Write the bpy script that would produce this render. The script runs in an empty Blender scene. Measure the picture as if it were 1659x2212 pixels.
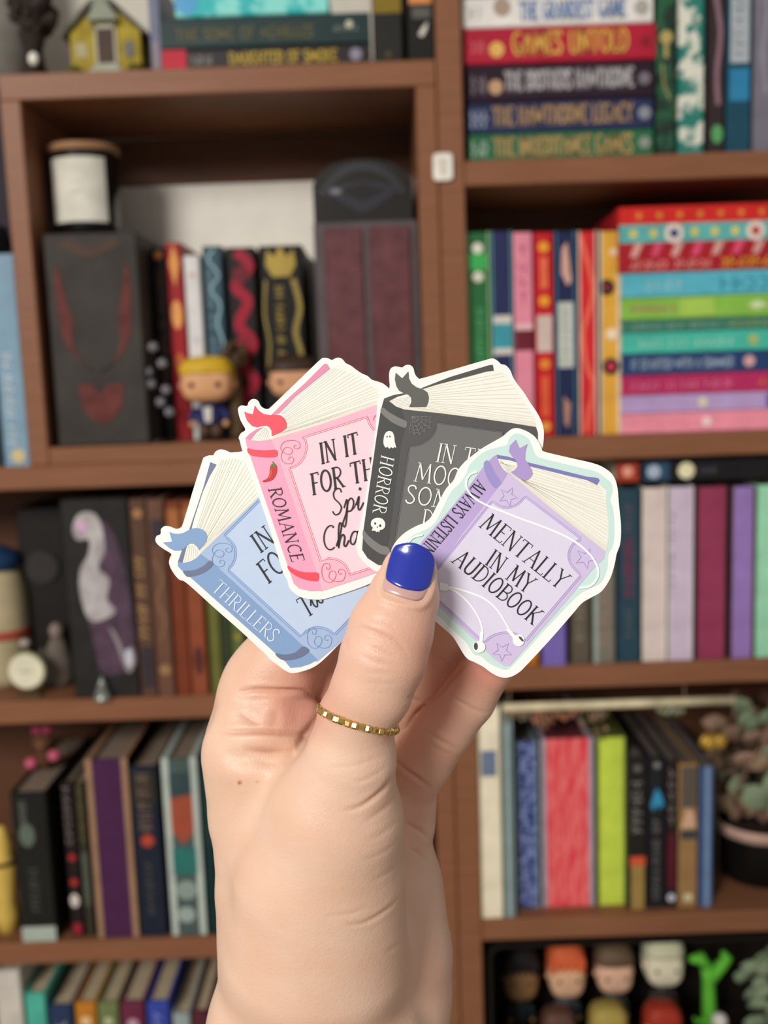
import bpy, math, random
import numpy as np
from mathutils import Vector, Matrix
random.seed(4)
rng = np.random.default_rng(7)
SC = bpy.context.scene
COL = SC.collection
R_ = math.radians

# ------------------------------------------------------------------ camera, world, lights, exposure
F = 2200.0                                   # focal length in photo pixels (1659 x 2212 frame)
CX, CY = 829.5, 1106.0
CAMZ = 1.40
PITCH, ROLL = R_(8.0), R_(2.0)
_u0 = Vector((0, math.sin(PITCH), math.cos(PITCH)))
_fw = Vector((0, math.cos(PITCH), -math.sin(PITCH)))
_x0 = Vector((1, 0, 0))
_r = _x0 * math.cos(ROLL) - _u0 * math.sin(ROLL)
_u = _x0 * math.sin(ROLL) + _u0 * math.cos(ROLL)
CAMM = Matrix(((_r.x, _u.x, -_fw.x, 0), (_r.y, _u.y, -_fw.y, 0), (_r.z, _u.z, -_fw.z, CAMZ), (0, 0, 0, 1)))
cd = bpy.data.cameras.new('camera')
cd.sensor_fit = 'VERTICAL'; cd.sensor_height = 36.0; cd.sensor_width = 27.0
cd.lens = F / 2212.0 * 36.0
cd.clip_start = 0.01; cd.clip_end = 20
cd.dof.use_dof = True
cd.dof.focus_distance = 0.244
cd.dof.aperture_fstop = 13.5
cam = bpy.data.objects.new('camera', cd); COL.objects.link(cam)
cam.matrix_world = CAMM
SC.camera = cam

world = bpy.data.worlds.new('room_light'); SC.world = world
world.use_nodes = True
world.node_tree.nodes['Background'].inputs[0].default_value = (1.0, 0.96, 0.92, 1)
world.node_tree.nodes['Background'].inputs[1].default_value = 0.36

def area_light(name, loc, target, size, power, color):
    ld = bpy.data.lights.new(name, 'AREA'); ld.shape = 'DISK'; ld.size = size; ld.energy = power; ld.color = color
    o = bpy.data.objects.new(name, ld); COL.objects.link(o); o.location = loc
    d = Vector(target) - Vector(loc)
    o.rotation_euler = d.to_track_quat('-Z', 'Y').to_euler()
    o['label'] = 'round ceiling light above and behind the photographer'; o['category'] = 'light'
    return o
area_light('ceiling_light', (-1.6, -2.4, 2.75), (0.0, 0.8, 1.35), 1.2, 115, (1.0, 0.965, 0.92))
SC.view_settings.view_transform = 'Standard'; SC.view_settings.look = 'None'
SC.view_settings.exposure = 0.0; SC.view_settings.gamma = 1.0
SC.view_settings.use_curve_mapping = False

# ------------------------------------------------------------------ helpers
def ray(px, py):
    v = Vector(((px - CX) / F, -(py - CY) / F, -1.0))
    return CAMM.to_3x3() @ v
def W(px, py, Y=1.0):
    """world x, z of the photo pixel on the vertical plane at distance Y"""
    d = ray(px, py); t = Y / d.y
    return d.x * t, CAMZ + d.z * t
def PXM(Y=1.0): return Y / F
def lin(h):
    if isinstance(h, tuple): return h
    c = [int(h[i:i + 2], 16) / 255 for i in (0, 2, 4)]
    return tuple(x / 12.92 if x <= .04045 else ((x + .055) / 1.055) ** 2.4 for x in c)

_M = {}
def mat(h, rough=.6, metal=0.0, kind='paper', h2=None, scale=40.0, amt=.12, bump=0.0, coat=0.0):
    key = (h, rough, metal, kind, h2, scale, amt, bump, coat)
    if key in _M: return _M[key]
    m = bpy.data.materials.new('%s_%s' % (kind, h)); m.use_nodes = True
    nt = m.node_tree; N = nt.nodes; L = nt.links; b = N['Principled BSDF']
    b.inputs['Specular IOR Level'].default_value = .5 if (coat or metal or kind in ('print', 'sticker_paper', 'nail')) else .18
    b.inputs['Roughness'].default_value = rough; b.inputs['Metallic'].default_value = metal
    b.inputs['Coat Weight'].default_value = coat
    tc = N.new('ShaderNodeTexCoord')
    c = lin(h); mp = N.new('ShaderNodeMapping'); L.new(tc.outputs['Object'], mp.inputs['Vector'])
    nz = N.new('ShaderNodeTexNoise'); nz.inputs['Scale'].default_value = scale; nz.inputs['Detail'].default_value = 3
    L.new(mp.outputs[0], nz.inputs['Vector'])
    cr = N.new('ShaderNodeValToRGB'); L.new(nz.outputs['Fac'], cr.inputs['Fac'])
    if kind == 'wood':
        mp.inputs['Scale'].default_value = (1.2, 6, 14)
        nz.inputs['Detail'].default_value = 6
    if kind == 'streak':
        mp.inputs['Scale'].default_value = (3.2, 1, .55); mp.inputs['Rotation'].default_value = (0, .5, 0)
    if h2: c2 = lin(h2)
    else: c2 = tuple(min(1, x * (1 - amt)) for x in c); c = tuple(min(1, x * (1 + amt * .5)) for x in c)
    lo, hi = (.35, .65) if kind != 'marble' else (.47, .53)
    e = cr.color_ramp.elements
    e[0].position = lo; e[1].position = hi
    e[0].color = (*c2, 1); e[1].color = (*c, 1)
    L.new(cr.outputs[0], b.inputs['Base Color'])
    if bump:
        bm = N.new('ShaderNodeBump'); bm.inputs['Strength'].default_value = bump; bm.inputs['Distance'].default_value = .001
        L.new(nz.outputs['Fac'], bm.inputs['Height']); L.new(bm.outputs[0], b.inputs['Normal'])
    _M[key] = m
    return m

class MB:
    """mesh collector"""
    def __init__(s): s.v = []; s.f = []
    def add(s, vs, fs):
        n = len(s.v); s.v += [tuple(v) for v in vs]; s.f += [tuple(i + n for i in f) for f in fs]; return s
    def box(s, x0, x1, y0, y1, z0, z1, c=0.0):
        if c:                                              # chamfered on all vertical-plane edges facing -Y
            P = [(x0 + c, z0), (x1 - c, z0), (x1, z0 + c), (x1, z1 - c), (x1 - c, z1), (x0 + c, z1), (x0, z1 - c), (x0, z0 + c)]
            Q = [(x0 + c, z0 + c)] * 0
            a = [(x, y0 + c, z) for x, z in P]; b_ = [(x, y1, z) for x, z in P]
            q = [(min(max(x, x0 + c), x1 - c), y0, min(max(z, z0 + c), z1 - c)) for x, z in P]
            fs = [tuple(range(7, -1, -1)), tuple(range(16, 24))]
            for i in range(8):
                j = (i + 1) % 8
                fs += [(i, j, 8 + j, 8 + i), (8 + i, 8 + j, 16 + j, 16 + i)]
            return s.add(q + a + b_, [tuple(reversed(f)) if k < 1 else f for k, f in enumerate(fs)])
        v = [(x, y, z) for x in (x0, x1) for y in (y0, y1) for z in (z0, z1)]
        return s.add(v, [(0, 1, 3, 2), (4, 6, 7, 5), (0, 4, 5, 1), (2, 3, 7, 6), (0, 2, 6, 4), (1, 5, 7, 3)])
    def extr(s, poly, y0, y1):
        """polygon in x,z pushed from y0 to y1"""
        n = len(poly)
        v = [(x, y0, z) for x, z in poly] + [(x, y1, z) for x, z in poly]
        return s.add(v, [tuple(range(n)), tuple(range(2 * n - 1, n - 1, -1))] + [(i, n + i, n + (i + 1) % n, (i + 1) % n) for i in range(n)])
    def disc(s, x, z, r, y0, y1, n=14, rz=None):
        rz = rz or r
        return s.extr([(x + r * math.cos(2 * math.pi * i / n), z + rz * math.sin(2 * math.pi * i / n)) for i in range(n)], y0, y1)
    def ell(s, c, r, nu=20, nv=12, e=1.0, top=1.0, bot=-1.0):
        """(super)ellipsoid, e<1 is boxier; kept between heights bot..top of its unit sphere"""
        sp = lambda t, e_: math.copysign(abs(t) ** e_, t)
        a0, a1 = math.asin(bot), math.asin(top)
        rows = []
        for j in range(nv + 1):
            a = a0 + (a1 - a0) * j / nv
            rows.append([(c[0] + r[0] * sp(math.cos(a), e) * sp(math.cos(2 * math.pi * i / nu), e),
                          c[1] + r[1] * sp(math.cos(a), e) * sp(math.sin(2 * math.pi * i / nu), e),
                          c[2] + r[2] * sp(math.sin(a), e)) for i in range(nu)])
        v = [p for row in rows for p in row]; f = []
        for j in range(nv):
            for i in range(nu):
                k = (i + 1) % nu
                f.append((j * nu + i, j * nu + k, (j + 1) * nu + k, (j + 1) * nu + i))
        f.append(tuple(range(nu - 1, -1, -1))); f.append(tuple(range(nv * nu, nv * nu + nu)))
        return s.add(v, f)
    def lathe(s, prof, c=(0, 0, 0), n=28):
        v = []; f = []
        for r, z in prof:
            v += [(c[0] + r * math.cos(2 * math.pi * i / n), c[1] + r * math.sin(2 * math.pi * i / n), c[2] + z) for i in range(n)]
        for j in range(len(prof) - 1):
            for i in range(n):
                k = (i + 1) % n
                f.append((j * n + i, j * n + k, (j + 1) * n + k, (j + 1) * n + i))
        f.append(tuple(range(n - 1, -1, -1))); f.append(tuple(range((len(prof) - 1) * n, len(prof) * n)))
        return s.add(v, f)
    def tube(s, pts, rad, n=8):
        pts = [Vector(p) for p in pts]
        if not hasattr(rad, '__len__'): rad = [rad] * len(pts)
        v = []; f = []
        for i, p in enumerate(pts):
            t = (pts[min(i + 1, len(pts) - 1)] - pts[max(i - 1, 0)]).normalized()
            a = t.orthogonal().normalized() if i == 0 else (a - t * a.dot(t)).normalized()
            b = t.cross(a)
            v += [tuple(p + (a * math.cos(2 * math.pi * k / n) + b * math.sin(2 * math.pi * k / n)) * rad[i]) for k in range(n)]
        for j in range(len(pts) - 1):
            for i in range(n):
                k = (i + 1) % n
                f.append((j * n + i, j * n + k, (j + 1) * n + k, (j + 1) * n + i))
        f.append(tuple(range(n - 1, -1, -1))); f.append(tuple(range((len(pts) - 1) * n, len(pts) * n)))
        return s.add(v, f)
    def build(s, name, m, parent=None, smooth=False):
        me = bpy.data.meshes.new(name); me.from_pydata(s.v, [], s.f); me.update()
        if smooth: me.polygons.foreach_set('use_smooth', [True] * len(me.polygons))
        me.materials.append(m)
        o = bpy.data.objects.new(name, me); COL.objects.link(o)
        if parent: o.parent = parent
        return o

def thing(name, label, cat, loc=(0, 0, 0), rot=(0, 0, 0), group=None, matrix=None):
    o = bpy.data.objects.new(name, None); COL.objects.link(o)
    o.empty_display_size = .01
    if matrix is not None: o.matrix_world = matrix
    else: o.location = loc; o.rotation_euler = rot
    o['label'] = label; o['category'] = cat
    if group: o['group'] = group
    return o

# ------------------------------------------------------------------ hand-drawn stroke alphabet
def el(cx, cy, rx, ry, a0, a1, n=16):
    return [(cx + rx * math.cos(R_(a0 + (a1 - a0) * i / n)), cy + ry * math.sin(R_(a0 + (a1 - a0) * i / n))) for i in range(n + 1)]
def se(x, y, l=.09): return (.42, [(x - l, y), (x + l, y)])
def spl(pts, n=7, closed=False):
    """Catmull-Rom through the points"""
    P = [Vector((p[0], p[1])) for p in pts]; m = len(P); out = []
    rngi = range(m if closed else m - 1)
    for i in rngi:
        p1, p2 = P[i], P[(i + 1) % m]
        p0 = P[(i - 1) % m] if (closed or i > 0) else p1
        p3 = P[(i + 2) % m] if (closed or i + 2 < m) else p2
        for k in range(n):
            t = k / n
            q = .5 * ((2 * p1) + (p2 - p0) * t + (2 * p0 - 5 * p1 + 4 * p2 - p3) * t * t + (3 * p1 - p0 - 3 * p2 + p3) * t ** 3)
            out.append((q.x, q.y))
    if not closed: out.append((P[-1].x, P[-1].y))
    return out
G = {
 'A': (.74, [(.5, [(.1, 0), (.38, 1)]), (1, [(.38, 1), (.64, 0)]), (.42, [(.19, .36), (.55, .36)]), se(.1, 0), se(.64, 0)]),
 'B': (.62, [(1, [(.14, 0), (.14, 1)]), (.6, [(.05, 1)] + el(.3, .76, .22, .24, 90, -90) + [(.1, .52)]), (.6, [(.2, .52)] + el(.32, .26, .26, .26, 90, -90) + [(.05, 0)])]),
 'C': (.62, [(.8, el(.38, .5, .3, .5, 60, 300)), se(.5, .9, .04)]),
 'D': (.7, [(1, [(.14, 0), (.14, 1)]), (.6, [(.04, 1)] + el(.26, .5, .36, .5, 90, -90) + [(.04, 0)])]),
 'E': (.56, [(1, [(.14, 0), (.14, 1)]), (.5, [(.05, 1), (.5, 1), (.5, .88)]), (.5, [(.14, .53), (.4, .53)]), (.5, [(.05, 0), (.52, 0), (.52, .14)])]),
 'F': (.52, [(1, [(.14, 0), (.14, 1)]), (.5, [(.04, 1), (.48, 1), (.48, .88)]), (.5, [(.14, .53), (.38, .53)]), se(.14, 0)]),
 'G': (.7, [(.8, el(.38, .5, .3, .5, 55, 310)), (.5, [(.4, .42), (.66, .42)]), (1, [(.58, .42), (.58, .1)])]),
 'H': (.74, [(1, [(.14, 0), (.14, 1)]), (1, [(.58, 0), (.58, 1)]), (.42, [(.14, .5), (.58, .5)]), se(.14, 0), se(.14, 1), se(.58, 0), se(.58, 1)]),
 'I': (.3, [(1, [(.15, 0), (.15, 1)]), se(.15, 0), se(.15, 1)]),
 'J': (.4, [(1, [(.26, 1), (.26, .2), (.16, 0), (.02, .05)]), se(.26, 1)]),
 'K': (.66, [(1, [(.14, 0), (.14, 1)]), (.5, [(.56, 1), (.16, .45)]), (1, [(.24, .55), (.58, 0)]), se(.14, 0), se(.14, 1), se(.58, 0), se(.56, 1)]),
 'L': (.54, [(1, [(.14, 0), (.14, 1)]), (.5, [(.04, 0), (.5, 0), (.5, .14)]), se(.14, 1)]),
 'M': (.9, [(.6, [(.1, 0), (.2, 1)]), (1, [(.2, 1), (.44, .15)]), (.5, [(.44, .15), (.7, 1)]), (1, [(.7, 1), (.78, 0)]), se(.1, 0), se(.78, 0), se(.16, 1, .06)]),
 'N': (.76, [(.5, [(.13, 0), (.13, 1)]), (1, [(.13, 1), (.6, 0)]), (.5, [(.6, 0), (.6, 1)]), se(.13, 0), se(.11, 1), se(.6, 1)]),
 'O': (.7, [(.85, el(.35, .5, .27, .5, 0, 360, 22))]),
 'P': (.58, [(1, [(.14, 0), (.14, 1)]), (.6, [(.05, 1)] + el(.28, .74, .24, .26, 90, -90) + [(.14, .48)]), se(.14, 0)]),
 'Q': (.7, [(.85, el(.35, .5, .27, .5, 0, 360, 22)), (.6, [(.4, .2), (.64, -.08)])]),
 'R': (.66, [(1, [(.14, 0), (.14, 1)]), (.6, [(.05, 1)] + el(.28, .75, .24, .25, 90, -90) + [(.14, .5)]), (.9, [(.28, .5), (.58, 0)]), se(.14, 0), se(.6, 0)]),
 'S': (.54, [(.85, spl([(.44, .84), (.38, .98), (.22, 1), (.1, .86), (.14, .64), (.34, .42), (.44, .22), (.34, .02), (.16, 0), (.06, .14)]))]),
 'T': (.66, [(1, [(.32, 0), (.32, 1)]), (.5, [(.04, .86), (.04, 1), (.6, 1), (.6, .86)]), se(.32, 0)]),
 'U': (.7, [(1, spl([(.13, 1), (.13, .3), (.2, .06), (.35, 0), (.5, .06), (.57, .3), (.57, 1)])), se(.13, 1), se(.57, 1)]),
 'V': (.68, [(1, [(.08, 1), (.34, 0)]), (.5, [(.34, 0), (.6, 1)]), se(.08, 1), se(.6, 1)]),
 'W': (.96, [(1, [(.06, 1), (.26, 0)]), (.5, [(.26, 0), (.46, .8)]), (1, [(.46, .8), (.66, 0)]), (.5, [(.66, 0), (.88, 1)]), se(.06, 1), se(.88, 1)]),
 'X': (.66, [(1, [(.08, 1), (.58, 0)]), (.5, [(.08, 0), (.58, 1)])]),
 'Y': (.64, [(.9, [(.06, 1), (.32, .5)]), (.5, [(.6, 1), (.32, .5)]), (.9, [(.32, .5), (.32, 0)]), se(.06, 1), se(.6, 1), se(.32, 0)]),
 'Z': (.6, [(.5, [(.06, .86), (.06, 1), (.52, 1)]), (1, [(.52, 1), (.06, 0)]), (.5, [(.06, 0), (.54, 0), (.54, .14)])]),
 "'": (.2, [(.8, [(.1, 1), (.08, .8)])]), '&': (.7, [(.7, spl([(.62, 0), (.2, .66), (.24, .95), (.4, .9), (.38, .66), (.1, .3), (.2, .02), (.45, .05), (.62, .4)]))]),
 ' ': (.4, []), '|': (.5, [(1, [(.12, 0), (.12, .9)]), (.6, [(.12, .4), (.4, .5)])]), '/': (.5, [(1, [(.1, .05), (.38, .85)]), (.6, [(.4, .1), (.3, .5)])]), ':': (.46, [(1, [(.1, .1), (.3, .1), (.36, .6), (.12, .8)])]), '.': (.2, [(1, [(.1, 0), (.1, .06)])]),
 # lower-case brush script
 'p': (.52, [(.9, spl([(.02, .2), (.14, .5), (.16, .2), (.1, -.4), (.02, -.55), (-.04, -.4), (.1, -.05), (.2, .4), (.34, .52), (.44, .34), (.36, .06), (.18, .02)])), (.5, spl([(.36, .06), (.46, .12), (.56, .3)]))]),
 'i': (.34, [(1, spl([(.04, .22), (.16, .52), (.12, .1), (.2, 0), (.36, .24)])), (1.5, [(.2, .78), (.22, .84)])]),
 'h': (.56, [(.9, spl([(.0, .1), (.2, .6), (.26, .95), (.18, 1), (.12, .7), (.1, 0)])), (1, spl([(.1, .05), (.2, .4), (.32, .5), (.38, .36), (.34, .08), (.42, 0), (.56, .2)]))]),
 'a': (.56, [(.9, spl([(.4, .46), (.24, .52), (.1, .34), (.08, .1), (.2, 0), (.34, .2), (.42, .5)])), (1, spl([(.42, .5), (.36, .12), (.44, 0), (.58, .22)]))]),
 'w': (.72, [(1.1, spl([(.04, .25), (.16, .5), (.14, .16), (.22, .0), (.36, .4), (.38, .5), (.36, .12), (.46, .0), (.58, .3), (.6, .52), (.72, .4)]))]),
}
def strokes(text, org, adv, up, w, vary=True):
    """ribbons of the text in 2D: org = baseline start, adv = vector over the whole text, up = cap height vector"""
    tot = sum(G[c][0] for c in text); x = 0; out = []
    org, adv, up = Vector(org), Vector(adv), Vector(up)
    for c in text:
        gw, st = G[c]
        for m, pts in st:
            P = [org + adv * ((x + px) / tot) + up * py for px, py in pts]
            out.append((P, w * (m if vary else 1)))
        x += gw
    return out
def ribbon(mb, P, w, conv, closed=False):
    """flat ribbon of width w along 2D points, conv maps 2D -> 3D"""
    P = [Vector((p[0], p[1])) for p in P]; n = len(P); vs = []
    for i in range(n):
        if closed: t = P[(i + 1) % n] - P[i - 1]
        else: t = P[min(i + 1, n - 1)] - P[max(i - 1, 0)]
        if t.length < 1e-9: t = Vector((1, 0))
        t.normalize(); nn = Vector((-t.y, t.x)) * (w / 2)
        e = t * 0
        if not closed and i in (0, n - 1): e = t * (w * .25) * (-1 if i == 0 else 1)
        vs += [conv(P[i] + nn + e), conv(P[i] - nn + e)]
    m = n if closed else n - 1
    mb.add(vs, [(2 * i, 2 * i + 1, 2 * ((i + 1) % n) + 1, 2 * ((i + 1) % n)) for i in range(m)])

# ------------------------------------------------------------------ room and bookcases
WOOD = mat('8a5c42', .42, kind='wood', h2='80543a', scale=9)
WOODD = mat('64422e', .5, kind='wood', h2='593826', scale=9)
YF, YB = 1.0, 1.172           # front and back planes of the bookcases
mb = MB().box(-2.2, 2.4, 1.19, 1.25, 0, 2.5); o = mb.build('wall_back', mat('cfc8bb', .85, kind='plaster', scale=60, amt=.04)); o['kind'] = 'structure'
mb = MB().box(-2.2, 2.4, -2.0, 1.36, -.05, 0); o = mb.build('floor', mat('8a7a68', .8, kind='carpet', scale=200, amt=.2)); o['kind'] = 'structure'

def zx(px, py): return W(px, py, YF)[1]
def xx(px, py): return W(px, py, YF)[0]
XA, XB = xx(6, 300), xx(50, 300)              # left case, its left side
XC, XD, XE = xx(901, 300), xx(945, 300), xx(1002, 300)
XR = xx(1659, 1100) + .16
TH = .0235
ZL0 = zx(470, 144); ZL1 = zx(200, 964); ZL2 = zx(200, 1511); ZL3 = zx(200, 2034); ZL4 = ZL3 - .29
ZR0 = zx(1300, 337); ZR1 = zx(1300, 941); ZR2 = zx(1300, 1436); ZR3 = zx(1400, 1976); ZR4 = ZR3 - .235
def board(name, root, x0, x1, z0, z1, m=WOOD, y0=YF, y1=YB):
    cx, cz = (x0 + x1) / 2, (z0 + z1) / 2
    o = MB().box(x0 - cx, x1 - cx, y0 - YF, y1 - YF, z0 - cz, z1 - cz, c=.0012).build(name, m, root)
    o.location = (cx - root.location.x, YF - root.location.y, cz - root.location.z)
    return o
def bookcase(label, x0, x1, xi0, xi1, ztop, shelves, open_top, zbot=0.0, name='bookcase'):
    r = thing(name, label, 'bookcase', ((x0 + x1) / 2, YF, zbot))
    zt = ztop - TH if open_top else ztop
    board('side_panel', r, x0, xi0, zbot, zt); board('side_panel', r, xi1, x1, zbot, zt)
    for z in shelves:
        if open_top and abs(z - ztop) < 1e-6: board('top_board', r, x0, x1, z - TH, z)
        else: board('shelf', r, xi0 + .0003, xi1 - .0003, z - (TH if zbot == 0 else T1), z)
    b = board('back_panel', r, x0 + .001, x1 - .001, zbot + .02, zt - .0005, WOODD, YB + .0005, YB + .006)
    return r
T1 = .0175
ZLW = ZL1 - T1
case_l = bookcase('open brown shelf cube holding the candle and red-figured black box', XA, XD, XB, XC, ZL0, [ZL0, ZL1], True, ZLW + .0003)
XAA = XA - .62
bookcase('wide low brown bookcase carrying the shelf cube and the pale blue book', XAA, XD, XAA + .02, XC, ZLW, [ZLW, ZL2, ZL3, ZL4, .3], True)
case_r = bookcase('tall brown bookcase with the rainbow book stacks', XD + .0008, XR + .3, XE, XR + .277, 2.2, [2.2, ZR0, ZR1, ZR2, ZR3, ZR4, .3], False)
# pale card panel propped at the back of the candle compartment
x0, z1 = W(258, 405, 1.16); x1, _ = W(700, 400, 1.16)
t = thing('card_panel', 'plain grey-beige card panel standing behind the foil-titled books', 'panel', ((x0 + x1) / 2, 1.16, ZL1))
xm = (x0 + x1) / 2
MB().box(XB + .002 - xm, XC - .002 - xm, 0, .004, .0003, z1 - ZL1).build('card_sheet', mat('ebe5da', .8, kind='card', amt=.04), t)
# small white plastic tag on the post
ax, az = W(936, 392); bx, bz = W(976, 332)
t = thing('plastic_tag', 'small white plastic tag stuck on the wooden post', 'tag', ((ax + bx) / 2, YF - .0004, (az + bz) / 2))
w, h = (bx - ax) / 2, (bz - az) / 2
def rrect(w, h, c, n=5):
    P = []
    for (sx, sy, a) in ((1, 1, 0), (-1, 1, 90), (-1, -1, 180), (1, -1, 270)):
        for k in range(n + 1):
            P.append((sx * (w - c) + c * math.cos(R_(a + 90 * k / n)), sy * (h - c) + c * math.sin(R_(a + 90 * k / n))))
    return P
MB().extr(rrect(w, h, .004), -.004, 0).build('tag_plate', mat('ece8dc', .35), t)
MB().extr(rrect(w * .45, h * .6, .002), -.0046, -.004).build('slot', mat('cfc8b8', .5), t)

# ------------------------------------------------------------------ books
READ = {'THE SONG OF ACHILLES', 'DAUGHTER OF SMOKE', 'THE INHERITANCE GAMES', 'THE HAWTHORNE LEGACY', 'THE BROTHERS HAWTHORNE',
        'GAMES UNTOLD', 'THE GRANDEST GAME', 'IT STARTED WITH A SUMMER'}
def deco(root, w, h, items, y=-.0004):
    k = 0
    for it in items:
        k += 1; yy = y - .00012 * k
        conv = lambda p: (p[0], yy, p[1])
        X = lambda u: (u - .5) * w
        if it[0] == 't':                       # text reading from the book's top to its foot
            _, s, v0, v1, u, size, col = it[:7]
            if s not in READ: s = ''.join(random.choice('|/:') if ch != ' ' else ' ' for ch in s)   # too blurred to read in the photo
            L = (v0 - v1) * h; hh = size * w
            mb = MB()
            for P, ww in strokes(s, (X(u) - hh / 2, v0 * h), (0, -L), (hh, 0), hh * .10 + .0003, False): ribbon(mb, P, ww, conv)
            mb.build(it[7] if len(it) > 7 else 'title', mat(col, .4), root)
        elif it[0] == 'r':
            _, u0, u1, v0, v1, col = it[:6]
            MB().box(X(u0), X(u1), yy, y + .0002, v0 * h, v1 * h).build(it[6] if len(it) > 6 else 'spine_band', col if not isinstance(col, str) else mat(col, .5), root)
        elif it[0] == 'c':
            _, u, v, r, col = it[:5]
            MB().disc(X(u), v * h, r * w, yy, y + .0002, rz=(it[6] if len(it) > 6 else 1) * r * w).build(it[5] if len(it) > 5 else 'emblem', mat(col, .4), root)
        elif it[0] == 'l':                     # squiggle
            _, P, ww, col = it[:4]
            mb = MB(); ribbon(mb, [(X(u), v * h) for u, v in spl(P)], ww * w, conv); mb.build(it[4] if len(it) > 4 else 'ornament', mat(col, .4), root)
        elif it[0] == 'p':
            _, P, col = it[:3]
            MB().extr([(X(u), v * h) for u, v in P], yy, y + .0002).build(it[3] if len(it) > 3 else 'ornament', mat(col, .4), root)
def book_parts(t, w, h, d, m, items=(), pages='e9dfc8', hard=True, board_col=None, bt=None):
    b = .0022 if hard else (.0015 if board_col else .0006); ov = .003 if hard else .0
    b = min(b, w * .15); c = min(.0015, w * .18) if hard else .0006
    x = w / 2
    mb = MB()
    # spine and boards wrap the pages: one U-shaped cover
    P = [(-x, d), (-x, c), (-x + c, 0), (x - c, 0), (x, c), (x, d), (x - b, d), (x - b, b + c), (-x + b, b + c), (-x + b, d)]
    n = len(P); v = [(a, q, 0) for a, q in P] + [(a, q, h) for a, q in P]
    f = [(i, (i + 1) % n, n + (i + 1) % n, n + i) for i in range(n)]
    for o_ in (0, n):
        qs = [(0, 1, 8, 9), (1, 2, 3, 4), (1, 4, 7, 8), (4, 5, 6, 7)]
        f += [tuple(o_ + i for i in (reversed(q) if o_ == 0 else q)) for q in qs]
    mb.add(v, f); mb.build('cover', m, t)
    if board_col:
        k = bt or max(b, .0014)
        for s_ in (-1, 1): MB().box(min(s_ * x, s_ * (x - k)), max(s_ * x, s_ * (x - k)), -.0007, d, 0, h + .0006, c=.0004).build('side_board', mat(board_col, .6), t)
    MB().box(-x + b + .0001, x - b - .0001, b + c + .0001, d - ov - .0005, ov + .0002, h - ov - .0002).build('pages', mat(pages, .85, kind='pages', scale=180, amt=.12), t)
    deco(t, w, h, items)
RZ = dict(LL=ZLW, L0=ZL0, L1=ZL1, L2=ZL2, L3=ZL3, L4=ZL4, R0=ZR0, R1=ZR1, R2=ZR2, R3=ZR3, R4=ZR4)
def as_mat(c, rough): return c if not isinstance(c, str) else mat(c, rough)
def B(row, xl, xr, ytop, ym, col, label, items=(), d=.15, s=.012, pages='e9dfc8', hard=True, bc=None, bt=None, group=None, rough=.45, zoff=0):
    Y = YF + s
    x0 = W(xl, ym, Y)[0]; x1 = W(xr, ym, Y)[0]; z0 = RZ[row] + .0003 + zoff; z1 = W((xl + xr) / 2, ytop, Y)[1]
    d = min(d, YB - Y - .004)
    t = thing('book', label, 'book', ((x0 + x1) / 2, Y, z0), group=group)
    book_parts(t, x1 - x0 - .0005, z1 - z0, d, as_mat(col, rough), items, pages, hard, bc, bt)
    return t
def STACK(row, books, s=.012, zoff=0, d=.15):
    """lying books, lowest first: (xl, xr, thick_px, y at, colour, label, items, kw)"""
    Y = YF + s; z = RZ[row] + .0003 + zoff
    for (xl, xr, tp, ym, col, label, items, kw) in books:
        x0 = W(xl, ym, Y)[0]; x1 = W(xr, ym, Y)[0]; th = tp * Y / F / math.cos(PITCH)
        t = thing('book', label, 'book', (x1, Y + kw.get('ds', 0), z + th / 2), rot=(0, -math.pi / 2, 0))
        book_parts(t, th - .0003, x1 - x0, kw.get('d', d), as_mat(col, .45), items, kw.get('pages', 'e9dfc8'), kw.get('hard', True), kw.get('bc'))
        z += th + .0002
    return z
MAR = lambda a, b, sc=90: mat(a, .4, kind='marble', h2=b, scale=sc)
# --- top of the left case
STACK('L0', [
 (350, 800, 42, 118, '2a2426', 'black lying book with red end block and yellow title, lowest under the dark green book',
  [('r', 0, 1, .885, 1, 'c02438', 'red_block'), ('t', 'LAINI', .86, .76, .5, .5, '8b8680', 'author_name'), ('t', 'DAUGHTER OF SMOKE', .68, .16, .5, .52, 'cfae3a'), ('c', .5, .07, .3, '8d8797')], {}),
 (346, 800, 60, 65, '1c3434', 'dark green lying book with dull gold title, middle of its pile', [('t', 'THE SONG OF ACHILLES', .93, .27, .45, .36, '6c6338'), ('t', 'MILLER', .18, .06, .5, .2, '8a8f86', 'author_name'), ('c', .62, .1, .12, 'c8c4a6')], {}),
 (378, 708, 58, 5, MAR('2fb3b4', '86d8cf', 30), 'bright turquoise lying book topmost of the pile over the dark green one', [('c', .5, .93, .42, '4f9fcf')], {}),
])
B('L0', 322, 346, -60, 60, '6c7088', 'thin slate-blue upright book beside the yellow cottage figure', [('r', .2, .8, .0, .3, '8c7f86', 'worn_label')], hard=False)
B('L0', 805, 870, -120, 60, '22211d', 'black upright book with ochre spine block beside the green-black pile', [('r', .03, .97, .43, .66, '7f6a1f', 'ochre_block'), ('c', .5, .08, .1, '5a4630')])
B('L0', 878, 940, -120, 60, '1a1715', 'black upright book with orange block and white leaf mark by the post',
  [('r', .1, .9, .5, .63, 'd08850', 'orange_block'), ('r', .2, .85, .38, .47, '5c5b57', 'grey_label'), ('p', [(.4, .24), (.55, .3), (.75, .35), (.7, .28), (.55, .22)], 'd8d2c4')])
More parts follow.
